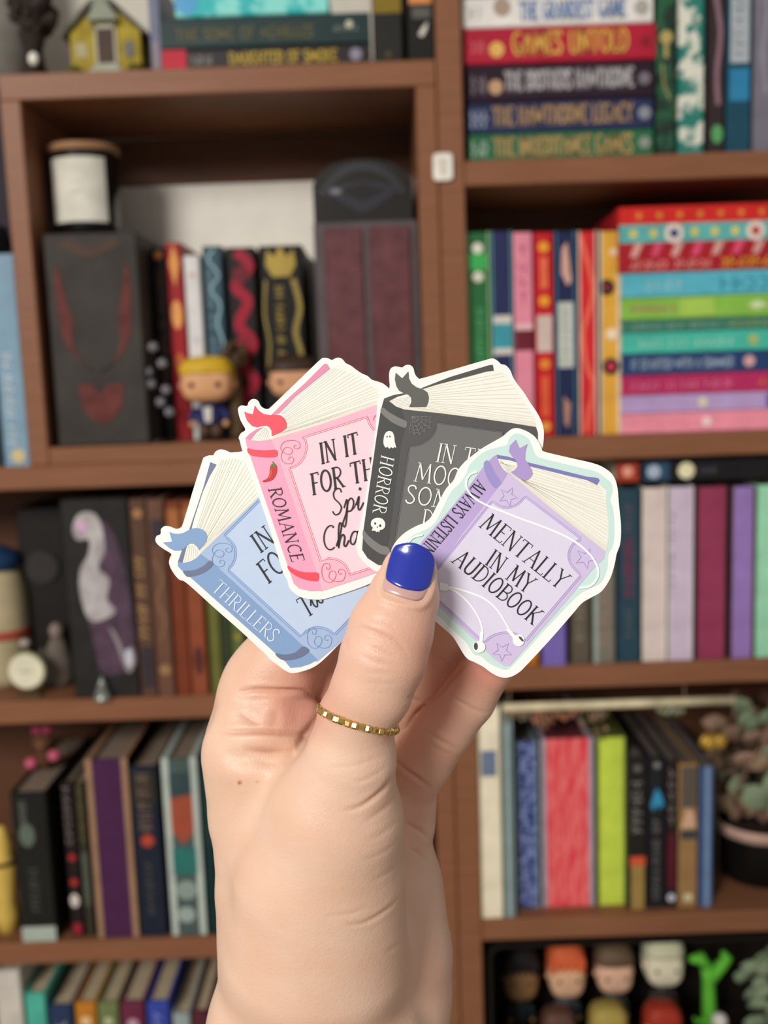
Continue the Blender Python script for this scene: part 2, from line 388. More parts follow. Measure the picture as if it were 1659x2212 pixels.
# --- candle compartment
B('L1', 338, 366, 532, 720, '1d1a19', 'black book with orange top mark and bronze title beside the big black box', [('c', .5, .955, .32, 'c97a45'), ('t', 'KINGDOM OF THE CURSED', .88, .22, .5, .55, '6b4a38')], s=.05)
B('L1', 368, 402, 524, 720, 'a01820', 'red book with three orange flame ovals on its spine', [('p', [(.5, .99), (.85, .9), (.5, .78), (.15, .9)], 'e69b4c', 'flame'), ('c', .5, .64, .36, 'eaa15a', 'flame', 2.6), ('c', .5, .4, .34, 'd9703f', 'flame', 1.6)], s=.05)
B('L1', 405, 440, 552, 720, 'dcdad8', 'white book between the flame book and the steel-blue book', [('c', .5, .9, .18, 'd8a9a4'), ('c', .5, .55, .2, 'c9c6d0')], s=.05)
B('L1', 446, 488, 531, 720, '37505b', 'steel-blue book with pale foil scrollwork down its spine', [('l', [(.6, .98), (.3, .93), (.8, .85), (.35, .78), (.8, .7), (.6, .6), (.85, .5), (.6, .4), (.8, .33)], .12, '8fb3bd'), ('t', 'HOUSE OF SKY', .88, .42, .36, .38, '7fa0aa')], s=.05)
B('L1', 496, 558, 534, 720, '1c1214', 'black book with crimson roses down its spine', [('l', [(.45, .97), (.8, .9), (.3, .8), (.7, .72), (.35, .6), (.8, .5), (.4, .4), (.8, .3), (.4, .2), (.8, .12)], .38, '9e1830', 'crimson_vine'), ('c', .5, .86, .3, '6d1526', 'rose'), ('c', .5, .5, .3, '8a1a2c', 'rose')], s=.05)
B('L1', 566, 660, 530, 720, '15120f', 'thick black book with gold crown and vertical gold title', [('p', [(.15, .9), (.2, .98), (.35, .94), (.5, 1.0), (.65, .94), (.8, .98), (.85, .9), (.7, .84), (.3, .84)], 'b59a48', 'gold_crown'), ('t', 'THE CROWN OF GILDED', .8, .3, .45, .2, 'b39a4c'), ('l', [(.14, .82), (.08, .65), (.16, .5), (.12, .35), (.3, .26)], .05, '9f8a48'), ('l', [(.78, .82), (.9, .68), (.78, .55), (.88, .42), (.7, .26)], .12, '9f8a48')], s=.05)
# --- second left shelf
B('L2', 292, 328, 1078, 1300, '5b4034', 'brown book with tall gold lettering, next to the purple picture box', [('c', .5, .93, .3, 'a97c50'), ('t', 'SIX OF CROWS', .72, .3, .45, .7, 'b08a58'), ('r', .15, .85, .05, .26, '3a3038', 'dark_block')], s=.0)
B('L2', 329, 366, 1078, 1300, '6b4a3a', 'brown book with dark window block and bronze scrolls beside the gold-lettered one', [('r', .2, .9, .78, .9, '3b3338', 'dark_block'), ('l', [(.3, .7), (.7, .6), (.3, .5), (.7, .4), (.4, .3)], .15, '8a6448'), ('c', .5, .14, .35, '9a7850')], s=.0)
B('L2', 369, 402, 1082, 1300, '7a3a24', 'rust-red book with orange head panel, narrower of the rust pair', [('r', .1, .9, .84, .96, 'a8683c', 'orange_panel')], s=.004)
B('L2', 403, 440, 1082, 1300, '8d4a30', 'rust-orange book with dark oval near its foot', [('r', .1, .9, .86, .96, 'b57a48', 'orange_panel'), ('c', .5, .18, .3, '5c2f2c', 'dark_oval', 3.0)], s=.004)
B('L2', 446, 472, 1086, 1300, '6a6a34', 'olive green book standing beside the rust-orange one', [('t', 'WILD', .9, .7, .5, .5, '9a9458')], s=.004)
B('L2', 474, 494, 1090, 1300, '39402c', 'narrow dark moss-green book beside the olive one', [], s=.004, hard=False)
B('L2', 495, 524, 1086, 1300, '5e6a38', 'moss green book with gold specks behind the sticker edge', [('c', .5, .3, .25, 'a08c3c'), ('c', .5, .2, .2, 'a08c3c')], s=.004)
cc = ['2f3a33', '5a4a3c', '3a4a5c', '6a3a34', '2c2a2e', '70624a', '394b3a', '4a3346', '7b5a34', '2e3a48']
names = ['dark green', 'brown', 'slate blue', 'dull red', 'charcoal', 'tan', 'forest green', 'plum', 'ochre', 'navy']
x = 528
for i in range(10):
    B('L2', x, x + 34, 1080 + (i * 7) % 20, 1300, cc[i], '%s book hidden behind the fanned stickers and hand' % names[i], [], s=.004, group='books behind the hand'); x += 36
# --- third left shelf; page colour darkened for shade from the shelf above
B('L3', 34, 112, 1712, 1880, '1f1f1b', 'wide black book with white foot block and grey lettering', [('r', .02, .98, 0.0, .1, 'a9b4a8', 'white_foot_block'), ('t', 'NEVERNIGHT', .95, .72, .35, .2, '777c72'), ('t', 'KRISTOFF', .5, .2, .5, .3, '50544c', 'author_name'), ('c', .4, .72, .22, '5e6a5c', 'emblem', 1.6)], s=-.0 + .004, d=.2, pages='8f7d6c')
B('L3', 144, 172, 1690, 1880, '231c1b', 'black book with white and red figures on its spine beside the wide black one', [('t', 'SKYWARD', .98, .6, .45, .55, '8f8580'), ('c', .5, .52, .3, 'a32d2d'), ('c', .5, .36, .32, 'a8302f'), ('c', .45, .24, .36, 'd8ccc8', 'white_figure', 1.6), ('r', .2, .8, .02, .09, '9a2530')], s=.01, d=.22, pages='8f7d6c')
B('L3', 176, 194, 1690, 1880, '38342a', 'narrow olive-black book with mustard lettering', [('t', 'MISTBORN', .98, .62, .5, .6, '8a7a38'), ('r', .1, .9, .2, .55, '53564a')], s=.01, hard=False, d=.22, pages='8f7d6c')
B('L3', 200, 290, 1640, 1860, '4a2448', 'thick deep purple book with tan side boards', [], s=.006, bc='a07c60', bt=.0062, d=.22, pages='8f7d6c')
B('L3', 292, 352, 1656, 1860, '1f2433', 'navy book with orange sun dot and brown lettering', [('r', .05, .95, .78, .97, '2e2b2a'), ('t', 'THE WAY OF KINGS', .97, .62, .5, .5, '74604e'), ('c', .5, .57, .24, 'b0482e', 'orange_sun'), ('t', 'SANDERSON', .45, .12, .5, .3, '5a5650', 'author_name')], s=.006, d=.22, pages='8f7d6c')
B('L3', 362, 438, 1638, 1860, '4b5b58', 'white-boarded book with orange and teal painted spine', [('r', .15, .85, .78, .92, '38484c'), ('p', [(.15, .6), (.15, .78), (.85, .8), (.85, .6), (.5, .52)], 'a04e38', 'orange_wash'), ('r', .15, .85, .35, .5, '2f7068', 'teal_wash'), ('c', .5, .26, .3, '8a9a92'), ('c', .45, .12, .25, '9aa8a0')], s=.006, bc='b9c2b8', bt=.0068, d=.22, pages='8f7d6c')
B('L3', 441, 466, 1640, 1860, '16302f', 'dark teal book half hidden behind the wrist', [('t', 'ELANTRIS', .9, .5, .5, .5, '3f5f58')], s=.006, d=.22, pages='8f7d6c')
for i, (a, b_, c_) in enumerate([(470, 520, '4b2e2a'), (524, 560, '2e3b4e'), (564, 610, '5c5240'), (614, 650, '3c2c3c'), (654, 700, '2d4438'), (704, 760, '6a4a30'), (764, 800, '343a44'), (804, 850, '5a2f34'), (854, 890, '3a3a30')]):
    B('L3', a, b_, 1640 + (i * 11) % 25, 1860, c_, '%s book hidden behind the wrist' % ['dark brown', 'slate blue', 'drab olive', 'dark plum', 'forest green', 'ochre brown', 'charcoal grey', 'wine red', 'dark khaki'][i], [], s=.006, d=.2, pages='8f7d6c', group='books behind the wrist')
# --- lowest left shelf
for (a, b_, yt, c_, lab, it) in [
 (-6, 50, 2096, 'c9c2b6', 'white book with pink foot band in the lowest left corner', [('r', 0, 1, .45, .56, 'a83c56', 'pink_band')]),
 (56, 100, 2146, '4fae98', 'teal book on the lowest shelf beside the white one', []),
 (105, 156, 2172, '2a3a58', 'navy book with white bird mark on the lowest shelf', [('p', [(.3, .9), (.5, .87), (.7, .92), (.55, .82), (.45, .84)], 'c8ccd4', 'white_bird')]),
 (162, 208, 2166, 'b9782a', 'orange book with pale round mark on the lowest shelf', [('c', .5, .9, .26, 'e9c48e')]),
 (211, 256, 2166, '6f7a4c', 'sage green book with pale round mark on the lowest shelf', [('c', .5, .9, .22, 'b9c49a')]),
 (260, 312, 2164, '6a2c44', 'maroon book with pale round mark on the lowest shelf', [('c', .5, .88, .24, 'c49aa8')]),
 (317, 366, 2164, '3848a0', 'bright blue book with pale lettering on the lowest shelf', [('t', 'EMBER', .95, .7, .5, .4, '9aa4e0')]),
 (372, 410, 2190, '9aa6a4', 'pale grey book beside the bright blue one on the lowest shelf', []),
 (414, 450, 2185, '5a2a34', 'dark red book on the lowest shelf beside the wrist', [])]:
    B('L4', a, b_, yt, 2190, c_, lab, it, s=.01, d=.24, pages='c4b294')
# --- far-left neighbour
B('LL', -8, 50, 548, 800, '7d9cb0', 'pale blue book with white lettering and gold shell, at the photo edge', [('t', 'THE FOXGLOVE KING', .55, .1, .45, .4, 'c9d2d8'), ('c', .55, .05, .28, 'cdb98c', 'gold_shell')], s=-.0 + .001, d=.075)
B('LL', -72, -14, 470, 800, '33414c', 'dark slate book just past the photo edge beside the pale blue one', [], s=.001, d=.075)

t = thing('storage_box', 'tall dark violet box at the photo edge behind the pale blue book', 'box', (XA - .055, YF + .085, ZLW + .0004))
MB().box(-.05, .05, 0, .07, 0, W(5, 190, YF + .085)[1] - ZLW, c=.001).build('box_body', mat('2c2430', .6, amt=.3, scale=20), t)
MB().box(-.048, .048, -.0006, 0, .2, .203).build('pale_line', mat('6a5a70', .6), t)
# --- right case, top shelf
STACK('R0', [
 (1014, 1410, 56, 305, '2f6a48', 'green lying book with tan title, bottom of the five-book pile', [('t', 'JLB', .99, .89, .5, .6, '9fb5a2', 'author_name'), ('t', 'THE INHERITANCE GAMES', .87, .11, .5, .66, 'b8955e'), ('c', .5, .045, .22, '8d968a')], {}),
 (1012, 1410, 60, 248, '2c3356', 'navy lying book with gold title above the green one', [('t', 'JLB', .99, .89, .5, .6, '9aa3b8', 'author_name'), ('t', 'THE HAWTHORNE LEGACY', .87, .11, .55, .6, 'b08d62'), ('c', .5, .045, .22, '8b8d98')], {}),
 (1010, 1412, 74, 180, '2b1a28', 'dark plum lying book with silver script title, middle of its pile', [('t', 'JLB', .98, .89, .5, .5, '7c7078', 'author_name'), ('c', .4, .85, .2, 'c09a78'), ('t', 'THE BROTHERS HAWTHORNE', .8, .11, .55, .5, 'b5b0b2'), ('c', .5, .05, .17, '77707a')], {}),
 (1002, 1416, 70, 102, 'b02038', 'crimson lying book with yellow-gold title, second from the top of its pile', [('t', 'JLB', .97, .88, .5, .4, 'd06a70', 'author_name'), ('c', .4, .83, .22, 'e2b060'), ('t', 'GAMES UNTOLD', .75, .14, .55, .6, 'd9b04e'), ('c', .5, .05, .15, '8a2030')], {}),
 (998, 1410, 60, 34, 'e6e1da', 'white lying book with blue title, topmost of the five-book pile', [('t', 'JLB', .98, .9, .5, .5, 'c2bdb4', 'author_name'), ('c', .65, .79, .3, 'a99484', 'tan_figure'), ('t', 'THE GRANDEST GAME', .7, .14, .5, .56, '5d80b4'), ('c', .5, .06, .25, 'a9a79c')], {}),
 (1000, 1408, 60, -22, '7c1a28', 'dark red lying book above the white one, mostly out of view', [], {}),
])
B('R0', 1418, 1459, -110, 170, MAR('2c5a40', '26352e', 60), 'green mottled book with gold flask ornament', [('c', .5, .58, .35, 'b2a060', 'gold_flask'), ('r', .4, .6, .48, .56, 'b2a060', 'flask_neck'), ('l', [(.3, .45), (.4, .35), (.7, .28)], .1, '9a8f58')])
B('R0', 1466, 1522, -110, 170, MAR('d8d8c8', '2b7a6e', 45), 'teal book marbled with cream clouds', [])
B('R0', 1530, 1566, -110, 170, '352a2c', 'dark brown book with mauve blotches and green foot', [('l', [(.6, .95), (.4, .8), (.7, .6), (.5, .4), (.6, .25)], .3, '8a6a74', 'mauve_blotch'), ('c', .55, .1, .35, '5aa060', 'green_foot', 1.6)])
B('R0', 1570, 1624, -110, 170, '1f4a5c', 'dark blue book with grey-white title block', [('r', .12, .88, .45, .95, 'aab0b4', 'grey_block'), ('t', 'POWERLESS', .93, .47, .5, .5, '7d878c'), ('r', .1, .9, .26, .42, '2f7ea8', 'blue_glow_band')])
B('R0', 1629, 1672, -110, 170, '77727e', 'grey-mauve book at the photo edge on the top right shelf', [('l', [(.4, .9), (.6, .7), (.4, .5), (.6, .3)], .2, '8f8a96')])
B('R0', 1676, 1730, -110, 170, '4a5a58', 'grey-green book just past the photo edge on the top right shelf', [])
# --- right, second shelf: thin graphic novels
B('R1', 1010, 1060, 502, 700, '2a6a3c', 'green book with two white dots at the post', [('c', .5, .925, .24, 'e2e2cc', 'white_dot'), ('c', .5, .79, .24, 'dcdcc6', 'white_dot'), ('r', .1, .9, .82, .9, '3fae5a', 'light_green_band'), ('t', 'HEARTSTOPPER', .65, .3, .55, .4, '5fb070')], hard=False, bc='a8c890')
B('R1', 1063, 1108, 500, 700, '2b3056', 'navy book with teal band and white rules', [('r', .02, .98, .44, .56, '3f96a4', 'teal_band'), ('r', .02, .98, .56, .6, 'd2ccc4', 'white_rule'), ('r', .02, .98, .41, .44, 'd2ccc4', 'white_rule')], hard=False, bc='5fa0a8')
B('R1', 1111, 1152, 502, 700, 'e58ca0', 'pink book with maroon band beside the navy one', [('r', .02, .98, .43, .53, '6a2230', 'maroon_band'), ('r', .02, .98, .53, .56, 'e8b8bc', 'white_rule'), ('t', 'LOVE', .95, .65, .5, .5, 'c0586e')], hard=False)
B('R1', 1156, 1196, 502, 700, 'c4202c', 'red book with orange sunbursts and pale title block', [('c', .5, .93, .3, 'f0a030', 'sunburst'), ('r', .3, .7, .73, .88, 'e87048', 'flame'), ('c', .5, .67, .3, 'f0a030', 'sunburst'), ('r', .08, .92, .42, .6, 'cfb8b0', 'pale_block'), ('c', .5, .36, .3, 'ee8a34', 'sunburst'), ('r', .3, .7, .1, .3, 'e06038', 'flame'), ('c', .5, .05, .28, 'e8a040', 'sunburst')], hard=False)
B('R1', 1200, 1244, 500, 700, '232a4e', 'navy book with pale title block and peach flames', [('p', [(.3, .8), (.35, .92), (.6, .95), (.8, .76), (.6, .74)], 'd8a898', 'peach_flame'), ('r', .12, .88, .34, .66, 'c4c8bc', 'pale_block'), ('t', 'SPINNING', .64, .36, .5, .4, '8f948a'), ('p', [(.35, .2), (.7, .16), (.6, .04), (.4, .06)], 'b88878', 'peach_flame')], hard=False, bc='4f7a98')
B('R1', 1250, 1290, 500, 700, 'd42a30', 'bright red book with coral wave down its spine', [('l', [(.1, .98), (.5, .85), (.8, .72), (.5, .6), (.2, .5), (.4, .35), (.8, .25), (.5, .1), (.4, .02)], .22, 'f07058', 'coral_wave')], hard=False, bc='e8d8c8')
B('R1', 1296, 1338, 500, 700, 'e0a840', 'yellow book with two black vinyl records on its spine', [('c', .35, .73, .42, '2a1c1e', 'black_record'), ('c', .35, .73, .12, 'c03a50', 'record_label'), ('c', .55, .34, .45, '2a1c1e', 'black_record'), ('c', .55, .34, .2, 'e0405a', 'record_label'), ('c', .7, .9, .2, 'f0d8b0'), ('c', .6, .5, .3, 'f2dcc0')], hard=False, bc='e6e0d4')
x0 = 1343
BX = [
 (1342, 1760, 43, 912, 'ee92a4', 'pink lying book at the bottom of the rainbow pile', [('c', .5, .56, .25, 'f4d2d0', 'white_heart'), ('t', 'THE SUMMER', .95, .65, .5, .35, 'ee9aac')]),
 (1342, 1760, 38, 872, 'b89cca', 'lavender lying book above the pink one in the rainbow pile', [('c', .5, .58, .28, 'dcd2b4'), ('r', .1, .9, 0, .25, '6a4aa8', 'purple_end')]),
 (1342, 1760, 42, 832, 'b82e60', 'magenta lying book in the rainbow pile', [('t', 'SHIPS IN THE NIGHT', .95, .42, .5, .5, 'd87898'), ('t', 'LORI', .3, .12, .5, .5, 'd87848', 'author_name')]),
 (1342, 1760, 44, 788, '28406e', 'navy lying book with white title in the rainbow pile', [('t', 'IT STARTED WITH A SUMMER', .95, .42, .5, .45, '9fb0c4'), ('c', .5, .34, .28, 'd8a8a8')]),
 (1342, 1760, 44, 746, '4abaa4', 'turquoise lying book in the rainbow pile', [('t', 'LOVE AND OLIVES', .92, .42, .5, .45, 'a8dcc8'), ('c', .5, .32, .25, 'a8b868')]),
 (1342, 1760, 26, 712, '3f7a66', 'thin dark green lying book in the rainbow pile', [('t', 'ALONG THE SHORE', .95, .5, .5, .5, '9ab8a4'), ('t', 'RECESS', .45, .2, .5, .5, 'b8c070', 'author_name')]),
 (1342, 1760, 46, 676, '88be4c', 'lime green lying book with pink words in the rainbow pile', [('t', 'GELATO', .95, .72, .5, .5, 'c05a70'), ('r', .1, .9, .52, .7, 'a8cc58', 'pale_green_block'), ('p', [(.3, .3), (.5, .35), (.7, .3), (.5, .24)], 'd2dcae')]),
 (1342, 1760, 50, 626, '5ab4c6', 'sky blue lying book under the red box in the rainbow pile', [('t', 'THE LUCK', .88, .68, .5, .45, '9fd4dc'), ('t', 'HANNAH', .5, .1, .5, .7, '3c88a8', 'author_name')]),
]
zt = STACK('R1', [(a, b_, c_ * 1.0, y, c, l, i, dict(hard=False, d=.13)) for a, b_, c_, y, c, l, i in BX], s=.004)
# the red patterned box on the rainbow pile
ax, _ = W(1338, 520, 1.004); bx, bz = W(1560, 447, 1.004)
bz = W(1338, 450, 1.004)[1]
bx = xx(1760, 520)
t = thing('gift_box', 'red patterned box with turquoise dotted band on top of the rainbow pile', 'box', (ax, YF + .004, zt))
w, h = bx - ax, bz - zt
MB().box(0, w, 0, .155, 0, h, c=.001).build('box_body', mat('a81f2c', .5), t)
MB().box(-.0004, w, -.0006, .02, h * .74, h + .0005).build('red_lid', mat('cf2a26', .5), t)
MB().box(-.0003, w, -.0009, .001, h * .46, h * .74).build('turquoise_band', mat('5fb0ac', .5), t)
for k in range(9):
    mb = MB(); u = w * (.07 + k * .105)
    if k % 4 == 2:
        mb.disc(u, h * .59, h * .15, -.0015, 0); mb.build('white_disc', mat('e6d8cc', .5), t)
        MB().disc(u, h * .59, h * .07, -.0019, 0).build('disc_centre', mat('2a3a78' if k == 2 else 'c03a3a', .5), t)
    else:
        mb.disc(u, h * .6, h * .065, -.0012, 0); mb.build('yellow_dot', mat('d8c860', .5), t)
    mb = MB(); mb.extr([(u - h * .05, h * .24), (u + h * .06, h * .24), (u + h * .16, h * .45), (u + h * .03, h * .45)], -.001, 0); mb.build('pink_slash', mat('dc5070' if k % 2 else 'd8a098', .5), t)
    MB().disc(u + w * .03, h * .87, h * .05, -.0012, 0, n=6).build('gold_speck', mat('d88a3a', .5), t)
mb = MB()
for P, ww in strokes('/|:|/: :|/|:/', (w * .05, h * .05), (w * .42, 0), (h * .02, h * .15), h * .03, False): ribbon(mb, P, ww, lambda p: (p[0], -.0012, p[1]))
mb.build('lettering', mat('e08a80', .5), t)
mb = MB()
for P, ww in strokes(':|/:|/', (w * .52, h * .05), (w * .26, 0), (0, h * .16), h * .04, False): ribbon(mb, P, ww, lambda p: (p[0], -.0012, p[1]))
mb.build('maker_name', mat('e09a30', .5), t)
# --- right, third shelf
R2 = [
 (1024, 1052, 1060, '8a3a3a', 'dark coral', []), (1054, 1092, 1065, '7a5a3a', 'brown', []), (1096, 1128, 1062, '3a5a5a', 'teal grey', [])]
for a, b_, yt, c, n_, it in R2: B('R2', a, b_, yt, 1250, c, '%s book behind the purple sticker' % n_, it, s=.006)
B('R2', 1132, 1164, 1062, 1400, 'b86a1e', 'orange book whose foot shows below the purple sticker', [('r', .1, .9, .05, .12, 'd89040')], s=.006)
B('R2', 1172, 1224, 1062, 1400, '7a68b4', 'violet-blue book standing below the purple sticker edge', [('r', .6, .95, .3, 1, '9a6ab0', 'mauve_side')], s=.0015)
B('R2', 1234, 1276, 1062, 1400, '5e5648', 'grey-brown book with faded lettering beside the violet-blue one', [('t', 'FOUNTAINS', .5, .12, .45, .5, '9a927c')], s=.006)
B('R2', 1282, 1330, 1062, 1400, '7a7468', 'grey book with reddish lettering beside the teal one', [('t', 'FIFTH SEASON', .5, .1, .5, .5, 'a88878'), ('r', 0, .2, 0, .5, '9aa8a0')], s=.006)
B('R2', 1335, 1384, 1056, 1300, '2a4654', 'deep teal book with maroon lettering', [('t', 'SCYTHE', .92, .75, .5, .4, '6a5a64', 'author_name'), ('t', 'THUNDERHEAD', .72, .38, .5, .5, '8a3450'), ('t', 'NEAL', .32, .14, .5, .35, '6f6a70', 'author_name')], s=.006)
B('R2', 1387, 1440, 1054, 1300, 'dccac4', 'pale pink book beside the deep teal one', [], s=.006, bc='e4d8ca')
B('R2', 1443, 1497, 1052, 1300, 'cdbcd0', 'pale lavender book with grey title on its edge', [('t', 'UGLY LOVE', .88, .42, .1, .34, '6a6270'), ('r', -.0, .04, 0, 1, 'e0d8d0')], s=.006, bc='d8ccd0')
B('R2', 1502, 1570, 1052, 1300, '943a58', 'plain deep rose book on the third right shelf', [], s=.006, bc='3a2a30', bt=.002)
B('R2', 1577, 1629, 1052, 1300, '9878b8', 'plain purple book on the third right shelf', [], s=.006, bc='5a3f38', bt=.002)
B('R2', 1634, 1690, 1048, 1300, '9cdab4', 'mint green book at the photo edge on the third right shelf', [], s=.006)
B('R2', 1694, 1740, 1050, 1300, '5a4a4a', 'dark book just past the photo edge beside the mint one', [], s=.006)
zt = max(W(1360, 1048, 1.01)[1], W(1660, 1040, 1.01)[1])
STACK('R2', [(1332, 1665, 50, 1015, '1c1a1c', 'black lying book with three coloured emblems resting on the upright books',
  [('r', .1, .9, .86, 1, 'a83c28', 'red_block'), ('c', .55, .93, .24, 'e8a088', 'pink_emblem'), ('r', .1, .9, .66, .82, '2f4c66', 'blue_block'), ('c', .5, .76, .3, 'a8b8c8', 'grey_emblem'), ('c', .5, .55, .36, 'e8e0b8', 'cream_emblem'), ('t', 'TAROT', .47, .35, .5, .3, '5c5660')], {})],
  s=.012, zoff=zt - ZR2 + .0006)
# --- right, fourth shelf
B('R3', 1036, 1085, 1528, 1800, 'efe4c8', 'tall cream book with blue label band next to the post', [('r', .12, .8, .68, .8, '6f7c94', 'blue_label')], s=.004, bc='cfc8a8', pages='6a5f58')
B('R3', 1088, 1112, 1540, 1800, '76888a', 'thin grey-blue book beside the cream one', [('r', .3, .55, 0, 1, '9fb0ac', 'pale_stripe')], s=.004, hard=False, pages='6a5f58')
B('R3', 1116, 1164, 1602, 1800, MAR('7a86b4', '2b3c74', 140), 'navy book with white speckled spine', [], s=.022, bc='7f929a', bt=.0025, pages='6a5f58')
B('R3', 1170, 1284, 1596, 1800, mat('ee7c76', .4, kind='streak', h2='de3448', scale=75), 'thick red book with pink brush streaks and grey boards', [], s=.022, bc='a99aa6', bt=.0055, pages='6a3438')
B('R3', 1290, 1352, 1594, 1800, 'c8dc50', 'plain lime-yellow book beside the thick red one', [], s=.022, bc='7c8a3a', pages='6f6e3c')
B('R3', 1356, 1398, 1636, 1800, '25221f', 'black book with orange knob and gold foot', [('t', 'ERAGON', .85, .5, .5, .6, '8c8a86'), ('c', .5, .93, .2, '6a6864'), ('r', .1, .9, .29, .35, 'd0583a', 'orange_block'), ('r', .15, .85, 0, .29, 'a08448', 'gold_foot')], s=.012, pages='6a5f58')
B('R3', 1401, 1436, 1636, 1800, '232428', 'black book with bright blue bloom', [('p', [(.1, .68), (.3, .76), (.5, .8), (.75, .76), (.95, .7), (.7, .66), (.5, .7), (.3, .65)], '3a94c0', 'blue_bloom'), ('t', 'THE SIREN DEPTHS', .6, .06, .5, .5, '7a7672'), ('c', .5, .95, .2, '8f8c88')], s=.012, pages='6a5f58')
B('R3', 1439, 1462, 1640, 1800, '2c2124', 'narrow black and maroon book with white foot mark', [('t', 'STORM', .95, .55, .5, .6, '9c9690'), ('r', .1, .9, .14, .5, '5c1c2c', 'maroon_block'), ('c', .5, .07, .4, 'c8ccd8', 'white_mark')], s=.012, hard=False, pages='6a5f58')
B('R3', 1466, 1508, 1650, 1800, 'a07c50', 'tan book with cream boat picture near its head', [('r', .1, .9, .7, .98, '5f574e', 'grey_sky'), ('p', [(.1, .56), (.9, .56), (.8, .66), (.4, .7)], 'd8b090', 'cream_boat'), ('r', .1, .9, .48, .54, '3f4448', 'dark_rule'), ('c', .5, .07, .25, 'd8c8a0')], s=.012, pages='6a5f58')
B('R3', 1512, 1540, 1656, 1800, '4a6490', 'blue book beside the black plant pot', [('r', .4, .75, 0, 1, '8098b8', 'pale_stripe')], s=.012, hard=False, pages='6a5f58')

# ------------------------------------------------------------------ things on the shelves
def px2m(n, Y=1.0): return n * Y / F
# big black box with faded red figure
ax, _ = W(104, 700); bx, _ = W(304, 700); _, bz = W(190, 502)
t = thing('storage_box', 'tall black box with faded red painted figure, under the candle', 'box', ((ax + bx) / 2, YF + .004, ZL1 + .0003))
w, h = bx - ax, bz - ZL1
MB().box(-w / 2, w / 2, 0, .155, 0, h, c=.0015).build('box_body', mat('3c3733', .6, amt=.25, scale=25), t)
RED = mat('64302c', .6, amt=.35, scale=60)
def poly_on(root, name, pts, m, w, h, y):
    MB().extr([((u - .5) * w, v * h) for u, v in pts], y, y + .0006).build(name, m, root)
wing = [(.1, .82), (.14, .84), (.2, .7), (.25, .6), (.24, .5), (.3, .42), (.42, .36), (.5, .34), (.36, .38), (.2, .46), (.12, .55), (.09, .7)]
poly_on(t, 'red_wing', spl(wing, 3, True), RED, w, h, -.0008)
poly_on(t, 'red_wing', spl([(1 - u, v) for u, v in wing], 3, True), RED, w, h, -.0009)
poly_on(t, 'red_crest', [(.26, .29), (.4, .3), (.5, .24), (.6, .3), (.76, .29), (.72, .18), (.6, .12), (.5, .1), (.4, .12), (.3, .18)], RED, w, h, -.0008)
poly_on(t, 'brown_scroll', spl([(.15, .95), (.3, .97), (.5, .93), (.7, .97), (.85, .95), (.7, .91), (.5, .88), (.3, .91)], 3, True), mat('4c3a30', .6), w, h, -.0008)
# candle
cxx = (W(110, 400, 1.065)[0] + W(260, 400, 1.065)[0]) / 2; ww = W(256, 400, 1.065)[0] - W(114, 400, 1.065)[0]
zb = bz + .0006; zt_ = W(180, 302, 1.03)[1]; h = zt_ - zb; r = ww / 2
t = thing('candle', 'black glass candle with white label and wooden lid standing on the tall black box', 'candle', (cxx, YF + .065, zb))
MB().lathe([(r * .86, 0), (r * .95, .002), (r, h * .2), (r * 1.02, h * .9), (r * 1.0, h * .915)], n=40).build('jar', mat('141312', .2, coat=.3), t, True)
MB().lathe([(r * 1.0, h * .918), (r * 1.07, h * .922), (r * 1.07, h * .985), (r * 1.03, h)], n=40).build('lid', mat('a9805e', .55, kind='wood', h2='97704f', scale=20), t, True)
mb = MB(); A = [R_(-90 + a) for a in range(-50, 51, 5)]; n = len(A); rr = r * 1.03
v = [(rr * math.cos(a), rr * math.sin(a), z) for z in (h * .16, h * .84) for a in A]
mb.add(v, [(i, i + 1, n + i + 1, n + i) for i in range(n - 1)]); lb = mb.build('paper_label', mat('d9d5c6', .7), t)
mb = MB(); r3 = rr + .0003
def onc(p): a = R_(-90) + p[0] / r3; return (r3 * math.cos(a), r3 * math.sin(a), p[1])
for s_, zz in (('|/:', .56), (':/||/', .46)):
    for P, w_ in strokes(s_, (-.007, h * zz), (.014, 0), (0, .004), .0005, False): ribbon(mb, P, w_, onc)
mb.build('label_print', mat('b9b5a8', .7), lb)
# slipcase and black box above it
ax = W(681, 600, 1.02)[0]; bx = min(W(906, 600, 1.02)[0], XC - .001); z1 = W(790, 478, 1.02)[1]; w = bx - ax; h = z1 - ZL1
t = thing('slipcase', 'dusty grey slipcase with two maroon book panels below the black domed tin', 'slipcase', ((ax + bx) / 2, YF + .02, ZL1 + .0003))
MB().box(-w / 2, w / 2, .002, .125, 0, h, c=.001).build('case_body', mat('5a5152', .6), t)
for k, (u0, u1) in enumerate(((.1, .47), (.53, .93))):
    MB().box((u0 - .5) * w, (u1 - .5) * w, -.001, .01, .006, h - .006, c=.002).build('book_spine', mat('6c4044', .5, h2='5a3438', scale=70), t)
ax = W(676, 420, 1.03)[0]; bx = W(890, 420, 1.03)[0]; z2 = W(790, 345, 1.03)[1]; w = bx - ax; h = z2 - z1
t = thing('tin', 'black domed tin with grey arched lettering and winged badge on the grey slipcase', 'tin', ((ax + bx) / 2, YF + .03, z1 + .0008))
arc = [((u - .5) * w, v * h) for u, v in [(0, 0), (1, 0), (1, .62), (.93, .8), (.8, .93), (.6, .995), (.4, .995), (.2, .93), (.07, .8), (0, .62)]]
MB().extr(arc, 0, .1).build('tin_body', mat('24211f', .4), t)
g = mat('4a4b52', .35)
mb = MB()
